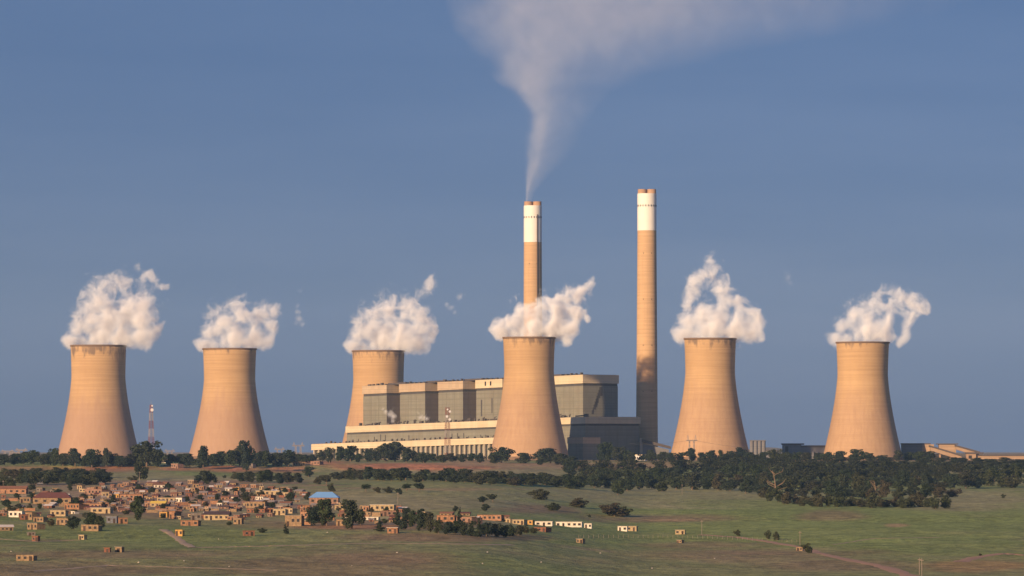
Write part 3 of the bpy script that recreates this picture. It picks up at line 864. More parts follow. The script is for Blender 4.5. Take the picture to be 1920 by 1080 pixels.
# --- village trees
vill = [(258,976,48,26,"tall","tall dark tree standing alone in the middle of the left village"),(170,988,28,34,"round","dark tree over the tan brick house at the village front"),(186,990,24,26,"round","dark tree right of the tan brick house at the village front"),(138,993,26,24,"round","dark tree left of the tan brick house at the village front"),
    (108,942,16,30,"bush","hedge bush below the long maroon-roofed house"),(210,946,14,26,"bush","bush behind the tall village tree, to its left"),(143,946,14,16,"round","small tree at the right end of the maroon-roofed house"),(317,920,14,20,"round","small tree at the back edge of the village centre"),(262,922,12,20,"round","small tree at the back edge of the left village"),
    (458,940,18,18,"round","green tree before the cream sheds at the village back"),(502,926,12,12,"round","small tree among the cream sheds at the village back"),(544,938,16,14,"round","tree left of the blue-roofed house"),(575,938,14,10,"round","slim tree touching the left wall of the blue-roofed house"),
    (613,986,52,30,"tall","tall dark tree in front of the blue-roofed house"),(590,985,36,34,"round","dark tree at the left foot of the tall tree before the blue-roofed house"),(660,992,56,40,"round","large round dark tree right of the blue-roofed house"),(676,985,30,26,"round","smaller dark tree grown into the large round tree by the blue-roofed house"),
    (712,997,22,16,"conifer","small pointed tree right of the large round village tree"),(745,985,34,16,"conifer",None),(757,994,42,18,"conifer",None),(772,990,34,20,"round",None),(786,996,40,18,"tall",None),(798,992,32,18,"round",None),(808,998,38,18,"tall",None),(822,1000,26,22,"round",None),(838,1003,26,24,"round",None),(853,1002,26,22,"round",None),(862,998,46,14,"conifer","tallest pointed conifer in the hedge right of the village"),(868,1004,26,22,"round",None),(884,1006,30,20,"conifer",None),(898,1008,36,16,"conifer",None),(912,1006,28,22,"round",None),(928,1007,26,22,"round",None),(944,1008,24,20,"round",None),(958,1006,24,18,"conifer",None),(972,1004,20,20,"round",None),(986,1000,16,18,"bush",None),(1000,1000,12,20,"bush",None),
    (536,1002,22,10,"conifer","small pointed tree before the two-level tan house"),(22,960,12,22,"bush","bush behind the white house at the left edge"),(12,950,14,20,"round","tree at the left edge above the white house"),(330,1002,8,8,"bush","small bush beside the yellow outhouse"),(95,986,14,18,"bush","bush between two tan houses at the left village front"),(236,965,10,16,"bush","bush left of the tall village tree"),(305,972,10,14,"bush","bush near the bright orange shack"),(430,985,8,14,"bush","bush below the long cream house"),(492,1000,10,18,"bush","bush right of the lone brick shack")]
for a, b, h, w, k, lab in vill: tree(a, b, h, w, k, lab, "trees and bushes of the village and its hedge")
YARD = []
yr = random.Random(77)
while len(YARD) < 72:
    px = yr.choice((yr.uniform(150, 575), yr.uniform(150, 575), yr.uniform(0, 150), yr.uniform(560, 960)))
    py = yr.uniform(918, 966) if px < 575 else yr.uniform(957, 986)
    if any(abs(px-q[0]) < 13 and abs(py-q[1]) < 4 for q in YARD): continue
    YARD.append((px, py))
    tree(px, py, yr.uniform(8, 14), yr.uniform(10, 18), yr.choice(("bush","round","round")), group="yard trees between the village houses")
# --- right-hand wood: rows from the front edge upward
def wood_front(px):
    return float(np.interp(px, [980,1090,1200,1300,1410,1440,1500,1600,1700,1770,1785,1800,1860,1930], [905,912,916,919,922,937,948,950,953,953,935,916,913,913]))
wood_n = 0
FAR = []
wood = []
for px in np.arange(1430, 1782, 15.5): wood.append((px+RNG.uniform(-4,4), wood_front(px)+RNG.uniform(-2,2), RNG.uniform(15,27), RNG.uniform(22,34), "bush"))
for dy, h0, step in ((0, 22, 24), (-11, 24, 25), (-22, 23, 25), (-33, 22, 26), (-44, 20, 27), (-54, 18, 28)):
    px = 1060 + RNG.uniform(0, 12)
    while px < 1935:
        b = float(np.interp(px, [1060,1300,1420,1500,1780,1800,1930],[916,920,924,934,934,914,912])) + dy + RNG.uniform(-3, 3)
        if b > 867 and not (px < 1330 and b < 884):
            (wood if dy > -30 else FAR).append((px, b, h0*RNG.uniform(.75, 1.35), RNG.uniform(26, 40), RNG.choice(("round","round","round","tall","bush")) if dy else RNG.choice(("round","bush","round"))))
        px += step*RNG.uniform(.75, 1.25)*(.62 if dy < -30 else 1)
TOPMIN = ([1060,1200,1300,1450,1560,1690,1740,1800,1930],[864,858,852,848,856,856,861,866,867])
for a, b, h, w, k in wood:
    h = h*RNG.uniform(.8, 1.25)
    h = max(7.0, min(h, b - float(np.interp(a, *TOPMIN))))
    tree(a, b, h, w*(.75 if k == "tall" else 1), k, group="trees of the right-hand wood")

# the back of the wood, where crowns run together into one dark mass
def far_wood():
    V_, F_ = [], []; n0 = 0
    for a, b, h, w, k in FAR:
        h = max(7.0, min(h*RNG.uniform(.8, 1.25), b - float(np.interp(a, *TOPMIN))))
        x, Y, z = ground_at(a, b)
        _, cm = RNG.choice(PROTO[k])
        v = np.empty(len(cm.vertices)*3, np.float32); cm.vertices.foreach_get("co", v); v = v.reshape(-1, 4, 3)[::2].reshape(-1, 3)
        sw = w*PX*Y/.8; sh_ = h*PX*Y/.99; th = RNG.uniform(0, 6.28)
        c_, s_ = math.cos(th), math.sin(th)
        V_.append(np.stack([x + sw*(v[:,0]*c_ - v[:,1]*s_), Y + sw*(v[:,0]*s_ + v[:,1]*c_), z - .1 + sh_*v[:,2]], 1)); n0 += len(v)
    V = np.concatenate(V_).astype(np.float32)
    me = bpy.data.meshes.new("woodland"); me.vertices.add(n0); me.vertices.foreach_set("co", V.ravel())
    me.loops.add(n0); me.loops.foreach_set("vertex_index", np.arange(n0)); me.polygons.add(n0//4)
    me.polygons.foreach_set("loop_start", np.arange(0, n0, 4)); me.polygons.foreach_set("loop_total", np.full(n0//4, 4))
    me.update(); me.validate(); me.materials.append(M_far)
    tag(link("woodland", me), "dark mass of crowns at the back of the right-hand wood", "wood", kind="stuff")
t_ = NT("far_wood_foliage"); n_ = t_.noise(t_.coord(), .11, 4, .6)
M_far = t_.finish(t_.mix(t_.mr(n_, .3, .7), (.020,.030,.019), (.042,.046,.026)), .85, .1)
far_wood()
# dead trees
def dead_tree(px, py, hpx, lab, seed, Y):
    x = (px-960)*PX*Y; z = float(terrain(x, Y)); h = hpx*PX*Y
    rs = random.Random(seed)
    e = empty("dead_tree", (x, Y, z)); tag(e, lab, "dead tree", "bleached dead trees in the wood")
    tr = MB(); br = MB()
    pts = [Vector((0,0,-1)), Vector((.02*h,0,.3*h)), Vector((.0,0,.55*h)), Vector((-.05*h,0,.8*h)), Vector((-.10*h,0,h))]
    rads = [.032, .028, .020, .012, .004]
    for i in range(4): tr.tube(pts[i], pts[i+1], rads[i]*h, rads[i+1]*h, 7)
    tr.build("trunk", M_dead, e)
    for i in range(9):
        z0 = rs.uniform(.3, .85); s = rs.choice((-1, -1, 1)); p0 = Vector((0, 0, z0*h))
        p1 = p0 + Vector((s*rs.uniform(.15, .3)*h, rs.uniform(-.1,.1)*h, rs.uniform(.08, .25)*h))
        p2 = p1 + Vector((s*rs.uniform(.02, .16)*h, rs.uniform(-.1,.1)*h, rs.uniform(.05, .2)*h))
        br.tube(p0, p1, .013*h, .009*h, 5); br.tube(p1, p2, .009*h, .003*h, 4)
    br.tube(Vector((0,0,.2*h)), Vector((.45*h,-.1*h,.35*h)), .012*h, .004*h, 5)
    br.build("branches", M_dead, e)
dead_tree(1453, 921, 50, "large bleached dead tree at the left end of the right-hand wood", 4, 3560)
dead_tree(1641, 912, 28, "smaller bleached dead tree inside the wood below the rightmost cooling tower", 9, 3600)

# --- labels for all the trees that have none of their own
def ordinal(n):
    W_ = "first second third fourth fifth sixth seventh eighth ninth tenth eleventh twelfth thirteenth fourteenth fifteenth sixteenth seventeenth eighteenth nineteenth twentieth".split()
    if n <= 20: return W_[n-1]
    tens = {2: "twenty", 3: "thirty", 4: "forty", 5: "fifty", 6: "sixty", 7: "seventy", 8: "eighty", 9: "ninety"}
    if n % 10 == 0: return tens[n//10].replace("y", "ieth")
    return tens[n//10] + "-" + W_[n % 10-1]
LANDMARK = [(60,"the far left edge"),(184,"the leftmost cooling tower"),(283,"the left lattice mast"),(430,"the second cooling tower"),(559,"the gap before the cream annex"),(640,"the left end of the turbine hall"),(709,"the half-hidden cooling tower"),(838,"the mast before the boiler house"),
    (992,"the middle cooling tower"),(1094,"the small end block"),(1150,"the shaded end wall"),(1213,"the clean chimney"),(1331,"the pylon's cooling tower"),(1417,"the silos"),(1453,"the large dead tree"),(1505,"the transfer house"),(1617,"the rightmost cooling tower"),(1740,"the coal conveyors"),(1820,"the conveyor transfer tower"),(1900,"the right edge")]
buckets = {}
for t in TREES:
    if t["lab"]: continue
    g = t["group"]
    near = min(LANDMARK, key=lambda q: abs(q[0]-t["px"]))[1]
    if g.startswith("yard"): near = min(((98,"maroon-roofed house"),(197,"cream house"),(258,"tall village tree"),(297,"yellow roof"),(407,"long cream house"),(503,"back cream shed"),(608,"blue roof"),(660,"large round tree"),(770,"pointed trees"),(862,"tallest conifer")), key=lambda q: abs(q[0]-t["px"]))[1]
    buckets.setdefault((g, near, t["kind"]), []).append(t)
SHORT = {"trees in the row under the two left cooling towers": "plateau row", "trees before the boiler house and the middle cooling tower": "plateau row", "trees at the top edge of the right-hand wood": "top edge of wood",
    "thicket above the left end of the village": "thicket", "trees on the slope between the village and the plateau": "upper slope", "belt of trees below the red embankment": "middle belt", "trees and bushes of the village and its hedge": "village hedge", "trees of the right-hand wood": "wood", "yard trees between the village houses": "the yards"}
for (g, near, kind), ts in buckets.items():
    ts.sort(key=lambda t: (t["px"]))
    for i, t in enumerate(ts):
        pos = "" if len(ts) == 1 else (" leftmost" if i == 0 else " rightmost" if i == len(ts)-1 else " " + ordinal(i+1) + " from left")
        nm = {"round": "round tree", "bush": "low bush", "wide": "flat-topped tree", "tall": "tall slim tree", "conifer": "pointed conifer"}[kind]
        t["lab"] = f"{nm} in {SHORT[g]} below {near}" + ("," + pos if pos else "")
for t in TREES: tag(t["o"], t["lab"], t["cat"], t["group"])

# ------------------------------------------------------------------ village
def brickish(name, c, v=.25):
    t = NT(name); co = t.coord()
    n = t.noise(co, 1.3, 5, .65); n2 = t.noise(t.mapping(co, (.6,.6,3.0)), 2.2, 3, .6)
    col = t.mix(t.mr(n, .3, .7), tuple(x*(1-v) for x in c), tuple(min(1, x*(1+v)) for x in c))
    col = t.mix(t.mr(n2, .5, .75, 0, .4), col, tuple(x*.6 for x in c))
    return t.finish(col, .92, .12)
WALLS = {"orange brick": brickish("orange_brick", (.29,.155,.088), .45), "red brick": brickish("red_brick", (.22,.098,.062), .45), "tan": brickish("tan_block", (.27,.185,.108), .45), "cream": brickish("cream_plaster", (.40,.305,.175), .35),
    "white": brickish("whitewash", (.66,.60,.49), .25), "pink": brickish("pink_plaster", (.27,.165,.12), .45), "grey": brickish("grey_block", (.19,.16,.135), .45), "mustard": brickish("mustard_plaster", (.48,.28,.085), .35), "salmon": brickish("salmon_plaster", (.34,.19,.115), .45), "blue-grey": brickish("blue_grey_sheet", (.15,.16,.185), .35)}
ROOFS = {"tin": plain("weathered_tin", (.28,.24,.21), .6, .35, .8, .35), "rusty": plain("rusty_tin", (.24,.12,.075), .8, .4, .8), "dark": plain("dark_tile_roof", (.085,.06,.06), .8, .3, .6), "maroon": plain("maroon_tile_roof", (.13,.055,.05), .8, .3, .6),
    "blue": plain("blue_sheet_roof", (.16,.33,.60), .5, .12, .3, .4), "yellow": plain("yellow_sheet_roof", (.78,.55,.10), .6, .12, .3), "bright": plain("bright_tin", (.60,.54,.47), .5, .2, .5, .4)}
M_door = plain("dark_door", (.06,.04,.032), .8, .4, 1.5, objvar=.5)
M_win = plain("dark_window_glass", (.03,.028,.03), .7, .3, 1.5, .2)
M_frame = plain("grey_wood_post", (.24,.195,.15), .8, .2, 1.0)
M_sash = plain("weathered_window_frame", (.20,.15,.11), .8, .3, 1.0)
HOUSES = []
def house(px, py, wpx, hpx, wall, roof, rkind="flat", rot=None, lab=None, nwin=None, door=True, name=None):
    x, Y, z = ground_at(px, py)
    k = PX*Y
    rot = RNG.uniform(-48, 14) if rot is None else rot
    w = wpx*k/math.cos(R(rot))*.97; h = max(1.6, hpx*k)
    d = min(max(2.0, w*.7), 6.5)
    nm = name or ("house" if w > 5.2 else "shack" if w > 2.1 else "outhouse")
    e = empty(nm, (x, Y + d*.5, z-.15), R(rot))
    rt = {"flat": .14, "gable": .38, "hip": .45, "none": 0.0}[rkind]
    hw = h*(1-rt) if rkind != "flat" else h-.28
    a, b = w/2, d/2
    wm = WALLS[wall]
    if rkind == "none":
        m = MB(); th = .3
        m.box(-a, a, -b, -b+th, 0, hw); m.box(-a, a, b-th, b, 0, hw*.92); m.box(-a, -a+th, -b+th, b-th, 0, hw*.96); m.box(a-th, a, -b+th, b-th, 0, hw*.9)
        m.build("wall", wm, e)
    elif rkind == "flat":
        lo = hw - min(.5, .1*d)
        MB().add([(-a,-b,0),(a,-b,0),(a,b,0),(-a,b,0),(-a,-b,hw),(a,-b,hw),(a,b,lo),(-a,b,lo)], [(0,3,2,1),(4,5,6,7),(0,1,5,4),(1,2,6,5),(2,3,7,6),(3,0,4,7)]).build("wall", wm, e)
        o_ = .25; t_ = .12
        rf = MB().add([(-a-o_,-b-o_,hw+.02),(a+o_,-b-o_,hw+.02),(a+o_,b+o_,lo+.02),(-a-o_,b+o_,lo+.02),(-a-o_,-b-o_,hw+.02+t_),(a+o_,-b-o_,hw+.02+t_),(a+o_,b+o_,lo+.02+t_),(-a-o_,b+o_,lo+.02+t_)], [(0,3,2,1),(4,5,6,7),(0,1,5,4),(1,2,6,5),(2,3,7,6),(3,0,4,7)]).build("roof", ROOFS[roof], e)
    else:
        MB().box(-a, a, -b, b, 0, hw).build("wall", wm, e)
        o_ = .35; q = a+o_ if rkind == "gable" else max(.05, a-b)
        vs = [(-a-o_,-b-o_,hw+.01),(a+o_,-b-o_,hw+.01),(a+o_,b+o_,hw+.01),(-a-o_,b+o_,hw+.01),(-q,0,h),(q,0,h)]
        MB().add(vs, [(0,3,2,1),(0,1,5,4),(2,3,4,5),(1,2,5),(3,0,4)]).build("roof", ROOFS[roof], e)
    if nwin is None: nwin = 0 if w < 2.2 else 1 if w < 4.5 else 2 if w < 9 else 4
    slots = nwin + (1 if door else 0)
    dpos = RNG.randrange(slots) if slots else 0
    for i in range(slots):
        cx = -a + w*(i+.5)/slots + RNG.uniform(-.1, .1)*w/slots
        if door and i == dpos:
            dw = min(.9, w*.4); dh = min(2.0, hw*.8)
            MB().box(cx-dw/2, cx+dw/2, -b-.05, -b+.05, .05, dh).build("door", M_door, e)
        else:
            ww = min(1.4, w/slots*.45); wh = min(1.1, hw*.36); zc = hw*.56
            f_ = MB().box(cx-ww/2-.1, cx+ww/2+.1, -b-.04, -b+.04, zc-wh/2-.1, zc+wh/2+.1).build("window", M_sash, e)
            MB().box(cx-ww/2, cx+ww/2, -b-.08, -b-.041, zc-wh/2, zc+wh/2).build("pane", M_win, f_)
    HOUSES.append(dict(o=e, px=px, py=py, wall=wall, roof=roof, rk=rkind, nm=nm, lab=lab, w=w, wpx=wpx, Y=Y))
    return e
V = [
 (22,926,58,15,"salmon","rusty","gable",-6,"long orange house at the left edge of the photo, behind the village"),
 (46,943,20,12,"tan","tin","flat",None,"small tan house left of the long maroon-roofed house"),
 (98,946,74,23,"tan","maroon","hip",-4,"longest house with a maroon roof and pale walls, left village"),
 (143,955,30,12,"orange brick","rusty","flat",None,None),(177,954,36,11,"salmon","rusty","flat",None,None),
 (197,933,13,12,"cream","tin","flat",None,None),(219,936,10,11,"mustard","tin","flat",None,None),(247,936,44,10,"salmon","rusty","flat",-4,None),(182,928,36,12,"pink","rusty","flat",None,None),
 (31,970,26,13,"white","bright","flat",-15,"bright white house at the left edge of the village"),(44,975,14,12,"red brick","maroon","flat",None,"maroon shack touching the bright white house"),
 (58,975,14,16,"tan","rusty","flat",None,None),(110,968,30,13,"cream","tin","flat",-10,None),(76,979,20,11,"tan","rusty","flat",None,None),(190,963,38,12,"cream","bright","flat",-8,None),
 (67,993,21,14,"tan","tin","flat",None,"square tan house with one window at the left village front"),(11,995,24,12,"tan","bright","gable",None,"low tan gabled house cut by the left edge"),(120,985,24,15,"tan","rusty","flat",None,None),
 (171,996,34,13,"tan","none","none",-14,"roofless tan brick house at the village front under dark trees"),(67,1015,12,12,"red brick","rusty","flat",None,"red brick outhouse in the grass before the left village"),(58,1005,14,8,"grey","tin","flat",None,"grey tin lean-to behind the red brick outhouse"),
 (155,1012,11,11,"cream","tin","flat",-30,"cream outhouse alone in the grass before the left village"),(49,1052,34,12,"tan","none","none",-12,"roofless block house in the grass at lower left"),(201,1036,11,11,"red brick","rusty","flat",None,"brown outhouse left of the square tan outhouse in the grass"),
 (224,1036,13,12,"tan","tin","flat",-20,"square tan outhouse alone in the foreground grass"),(210,981,20,15,"blue-grey","tin","flat",None,"blue-grey shack left of the tall village tree"),(230,982,16,13,"orange brick","rusty","flat",None,"orange brick shack at the foot of the tall village tree"),
 (297,950,28,11,"cream","yellow","gable",-8,"house with a bright yellow roof in the middle of the village"),(315,941,40,9,"cream","tin","flat",-6,None),(338,944,12,12,"white","tin","flat",None,None),
 (308,970,15,12,"mustard","rusty","flat",-20,"bright orange shack at the village front"),(328,973,16,16,"orange brick","rusty","flat",None,None),(357,986,34,12,"orange brick","rusty","flat",-10,"long orange brick house standing forward in the grass"),
 (407,975,48,17,"cream","dark","gable",-6,"long cream house with a dark roof at the village front"),(367,975,20,14,"grey","tin","flat",None,None),(447,983,16,13,"tan","tin","flat",-18,"square tan shack right of the long cream house"),(466,1005,20,12,"red brick","rusty","flat",14,"lone brick shack with dark side in the grass"),
 (412,951,10,9,"white","bright","flat",None,None),(484,953,38,13,"tan","rusty","flat",None,None),(488,961,36,8,"red brick","rusty","flat",None,None),(503,929,46,10,"cream","bright","flat",-6,"long cream shed at the back edge of the village"),(540,931,20,9,"cream","tin","flat",None,None),
 (525,966,24,13,"cream","tin","flat",-12,None),(544,963,18,11,"cream","tin","flat",None,None),(552,987,32,22,"tan","tin","flat",-12,"tall tan house on two levels at the village front"),(574,962,14,16,"orange brick","rusty","flat",None,None),(578,972,22,14,"salmon","rusty","flat",None,None),
 (608,946,56,24,"pink","blue","hip",-5,"house with a bright blue hipped roof"),(636,956,18,11,"cream","tin","flat",None,None),(687,959,12,12,"salmon","tin","flat",None,None),(718,958,46,13,"cream","bright","flat",-8,None),(728,968,26,12,"pink","rusty","flat",None,None),
 (695,975,32,7,"white","bright","flat",-6,None),(643,986,18,13,"tan","rusty","flat",None,None),(737,1001,20,13,"orange brick","bright","flat",-12,"orange hut with a pale roof before the pointed trees"),(795,969,12,11,"cream","tin","flat",None,None),
 (838,979,34,14,"orange brick","rusty","flat",-12,"orange house with a door behind the hedge"),(838,968,24,9,"tan","rusty","gable",None,"tan gabled house behind the orange house by the hedge"),(920,976,46,12,"salmon","rusty","flat",-10,"long salmon house behind the right end of the hedge"),(880,982,30,14,"pink","rusty","flat",None,None),
 (955,980,14,9,"cream","tin","flat",None,None),(975,984,22,11,"cream","tin","flat",None,None),(993,984,16,10,"mustard","tin","flat",None,None),(1020,986,34,10,"white","bright","flat",-5,"white house with grey windows left of the long white house"),(1068,988,50,11,"white","bright","flat",-6,"long bright white house in the open field"),(1103,991,14,11,"white","tin","flat",-8,"small white cabin at the right end of the long white house"),
 (1018,997,22,10,"red brick","rusty","flat",None,"red brick hut below the white houses"),(1168,996,18,11,"white","tin","flat",-10,"left part of the cream pair of cabins in the field"),(1186,996,18,11,"cream","tin","flat",-14,"right part of the cream pair of cabins in the field"),(1276,1002,18,10,"cream","tin","flat",-10,"small cream cabin alone in the right field"),
 (1089,1019,12,10,"tan","tin","flat",-30,"tan outhouse with dark side alone in the foreground grass"),(1276,1018,9,5,"tan","tin","flat",None,"tiny tan hut low in the right foreground grass"),(337,1006,14,13,"mustard","none","none",-20,"yellow roofless outhouse beside the stony track"),(1500,1033,12,7,"tan","none","none",-15,"low stone ruin beside the reddish bush on the bank"),
 (332,879,14,10,"pink","tin","flat",None,"pink hut among the trees on the slope above the village"),(308,868,16,7,"white","rusty","flat",None,"white hut in the tree row right of the mast"),(472,878,10,9,"grey","tin","flat",None,"grey hut among the trees under the second cooling tower"),(72,907,18,12,"blue-grey","tin","hip",None,"blue-grey roofed house in the thicket above the village"),
 (560,874,22,8,"tan","rusty","flat",None,"low tan building in the trees left of the cream annex"),(594,872,18,8,"pink","rusty","flat",None,"low pink building in the trees below the cream annex"),(1888,873,10,5,"white","tin","flat",None,"white hut among the trees under the level conveyor"),
]
for v in V:
    px, py, w, h, wall, roof, rk, rot, lab = v
    house(px, py, w, h, wall, roof if roof != "none" else "tin", rk, rot, lab)
zones = [(150,575,905,960,172),(0,150,915,975,28),(560,760,948,986,34),(765,960,966,984,8),(300,540,955,976,24)]
PAL = ["orange brick"]*4 + ["red brick"]*4 + ["tan"]*7 + ["cream"]*4 + ["pink"]*6 + ["grey"]*4 + ["salmon"]*2 + ["white"]*2 + ["mustard"] + ["blue-grey"]
for (xa, xb, ya, yb, n) in zones:
    done = 0; tries = 0
    while done < n and tries < n*30:
        tries += 1
        px = RNG.uniform(xa, xb); py = RNG.uniform(ya, yb)
        # the village's upper edge climbs and falls
        if py < np.interp(px, [0,150,260,400,560,600,760,960], [928,915,905,908,918,945,953,968]): continue
        w = RNG.choice((6, 7, 8, 9, 10, 12, 15, 21)); h = RNG.uniform(6.2, 8.8)
        if any(abs(px-q["px"]) < (w+q["wpx"])*.40 and abs(py-q["py"]) < 2.6 for q in HOUSES): continue
        wall = RNG.choice(PAL); roof = RNG.choice(("rusty","rusty","tin","tin","bright","dark","maroon"))
        house(px, py, w, h, wall, roof, RNG.choice(("flat","flat","gable","gable")), None, None)
        done += 1
MARKS = [(98,940,"the longest maroon-roofed house"),(258,960,"the tall village tree"),(297,946,"the yellow-roofed house"),(608,936,"the blue-roofed house"),(407,968,"the long cream dark-roofed house"),(503,925,"the back cream shed"),(660,970,"the large round village tree"),(552,975,"the two-level tan house"),(862,985,"the tallest hedge conifer"),(31,965,"the bright white left house"),(171,990,"the roofless brick house"),(357,980,"the forward orange brick house"),(770,965,"the pointed trees")]
bk = {}
for h in HOUSES:
    if h["lab"]: continue
    mx, my, mn = min(MARKS, key=lambda q: (q[0]-h["px"])**2 + 4*(q[1]-h["py"])**2)
    dx, dy = h["px"]-mx, h["py"]-my
    rel = ("right of" if dx > 0 else "left of") if abs(dx) > 1.6*abs(dy) else ("behind" if dy < 0 else "in front of")
    size = "tiny" if h["w"] < 3 else "small" if h["w"] < 4.6 else "wide" if h["w"] > 7 else "middling"
    rf = {"tin": "grey tin roof", "rusty": "rusty roof", "dark": "dark roof", "maroon": "maroon roof", "bright": "bright tin roof", "yellow": "yellow roof", "blue": "blue roof"}[h["roof"]]
    h["key"] = f"{size} {h['wall']} {h['nm']}, {rf}, {rel} {mn}"
    bk.setdefault(h["key"], []).append(h)
for key, hs in bk.items():
    hs.sort(key=lambda h: h["px"])
    for i, h in enumerate(hs):
        h["lab"] = key if len(hs) == 1 else key + (", leftmost such" if i == 0 else ", rightmost such" if i == len(hs)-1 else f", {ordinal(i+1)} from left")
wr = random.Random(41); WL = []
while len(WL) < 70:
    px = wr.choice((wr.uniform(150, 570), wr.uniform(150, 570), wr.uniform(0, 150), wr.uniform(560, 760)))
    py = wr.uniform(912, 962) if px < 570 else wr.uniform(955, 985)
    if py < np.interp(px, [0,150,260,400,560,600,760,960], [928,918,908,911,921,948,956,970]) or any(abs(px-q[0]) < 16 and abs(py-q[1]) < 3 for q in WL): continue
    WL.append((px, py))
    x, Y, z = ground_at(px, py); k = PX*Y
    e = empty("yard_wall", (x, Y, z-.2), R(wr.uniform(-40, 20)))
    L_ = wr.uniform(8, 22)*k; h_ = wr.uniform(1.1, 2.0); kind_ = wr.choice(("tan", "orange brick", "pink", "grey", "red brick"))
    MB().box(-L_/2, L_/2, -.12, .12, 0, h_).build("wall_run", WALLS[kind_], e)
    MB().box(-L_/2, -L_/2+.3, -.2, .2, 0, h_+.25).box(L_/2-.3, L_/2, -.2, .2, 0, h_+.25).build("end_piers", WALLS[kind_], e)
    mn = min(MARKS, key=lambda q: (q[0]-px)**2 + 4*(q[1]-py)**2)[2]
    e["wkey"] = f"low {kind_} yard wall near {mn}"; e["wpx"] = px; WL[-1] = (px, py, e)
wk = {}
for _, _, e in WL: wk.setdefault(e["wkey"], []).append(e)
for key, es in wk.items():
    es.sort(key=lambda e: e["wpx"])
    for i, e in enumerate(es):
        tag(e, key if len(es) == 1 else key + (", leftmost such" if i == 0 else ", rightmost such" if i == len(es)-1 else f", {ordinal(i+1)} from left"), "yard wall", "low yard walls between the houses", "thing")
        del e["wkey"]; del e["wpx"]
for h in HOUSES: tag(h["o"], h["lab"], h["nm"], "houses and shacks of the settlement")

# utility poles
for px, py, hpx, lab in ((6,925,24,"pole at the left edge behind the village"),(262,906,22,"pole at the back of the left village"),(1316,1003,28,"pole at the left end of the earth bank"),(1500,1022,26,"pole by the bend of the earth bank"),(1724,1078,32,"left of two poles at the bottom right"),(1728.5,1080,33,"right of two poles at the bottom right"),(1128,914,14,"pale pole at the front of the middle wood"),(1279,928,20,"pale pole at the front edge of the right-hand wood"),(746,945,22,"pole behind the pointed village trees")):
    x, Y, z = ground_at(px, py); k = PX*Y
    e = empty("utility_pole", (x, Y, z)); tag(e, lab, "pole", "wooden utility poles")
    MB().tube((0,0,-.5), (0,0,hpx*k), .13, .10, 6).build("post", M_frame, e)
    MB().box(-.6, .6, -.08, .08, hpx*k-.7, hpx*k-.5).build("cross_arm", M_frame, e)
# fence along the field
fe = empty("wire_fence", (0, 0, 0)); tag(fe, "thin post and wire fence crossing the grass below the white houses", "fence")
prev = None; wires = MB()
for px in np.arange(1085, 1500, 9.3):
    py = float(np.interp(px, [1085,1250,1350,1500], [1009,1009,1011,1018])) 
    x, Y, z = ground_at(px, py)
    MB().tube((x,Y,z-.3), (x,Y,z+1.35), .07, .06, 5).build("post", M_frame, fe)
    if prev is not None:
        for dz in (.5, 1.1): wires.tube((prev[0],prev[1],prev[2]+dz), (x,Y,z+dz), .012, .012, 3, False)
    prev = (x, Y, z)
wires.build("wire", M_galv, fe)

# tracks of bare earth: ribbons lying on the ground
def ribbon(name, pts, width, mat):
    P = []
    for (a, b), (c, d) in zip(pts[:-1], pts[1:]):
        for t in np.linspace(0, 1, 14, endpoint=False):
            P.append(ground_at(a+(c-a)*t, b+(d-b)*t))
    P.append(ground_at(*pts[-1]))
    v = []; f = []
    for i, (x, Y, z) in enumerate(P):
        q = P[min(i+1, len(P)-1)]; p = P[max(i-1, 0)]
        d = Vector((q[0]-p[0], q[1]-p[1], 0))
        if d.length < 1e-6: d = Vector((1,0,0))
        d.normalize(); nn = Vector((-d.y, d.x, 0))
        w = width*(.7+.6*vnoise(np.array(i*.7), np.array(width)).item())
        for s in (-2, -1, 0, 1, 2):
            xx, yy = x+nn.x*w*s/4, Y+nn.y*w*s/4
            v.append((xx, yy, float(terrain(xx, yy))+.12 - (.10 if abs(s) == 2 else 0)))
    for i in range(len(P)-1):
        for s in range(4): f.append((i*5+s, i*5+s+1, i*5+s+6, i*5+s+5))
    me = bpy.data.meshes.new(name); me.from_pydata(v, [], f); me.materials.append(mat)
    me.polygons.foreach_set("use_smooth", [True]*len(f)); me.update()
    tag(link(name, me), kind="structure")
M_earth = plain("bare_red_earth", (.44,.26,.15), .95, .3, .25)
M_pale = plain("pale_dusty_track", (.46,.33,.20), .95, .3, .25)
ribbon("dirt_path", [(1318,1003),(1385,1008),(1440,1016),(1500,1026),(1530,1036),(1590,1050),(1660,1064),(1720,1085)], 5.0, M_earth)
ribbon("dirt_path", [(306,993),(325,1004),(345,1019),(362,1027)], 3.2, M_pale)
ribbon("dirt_path", [(362,1027),(430,1026),(520,1024),(700,1019),(960,1022)], 3.0, M_pale)
ribbon("dirt_path", [(1800,1054),(1830,1045),(1880,1038),(1925,1042)], 5.0, M_earth)
ribbon("dirt_path", [(0,1011),(70,1016),(150,1013)], 1.6, M_pale)
ribbon("dirt_path", [(60,1072),(200,1061),(330,1064),(520,1070)], 2.0, M_pale)
ribbon("dirt_path", [(1560,1022),(1640,1010),(1760,1008)], 1.4, M_pale)
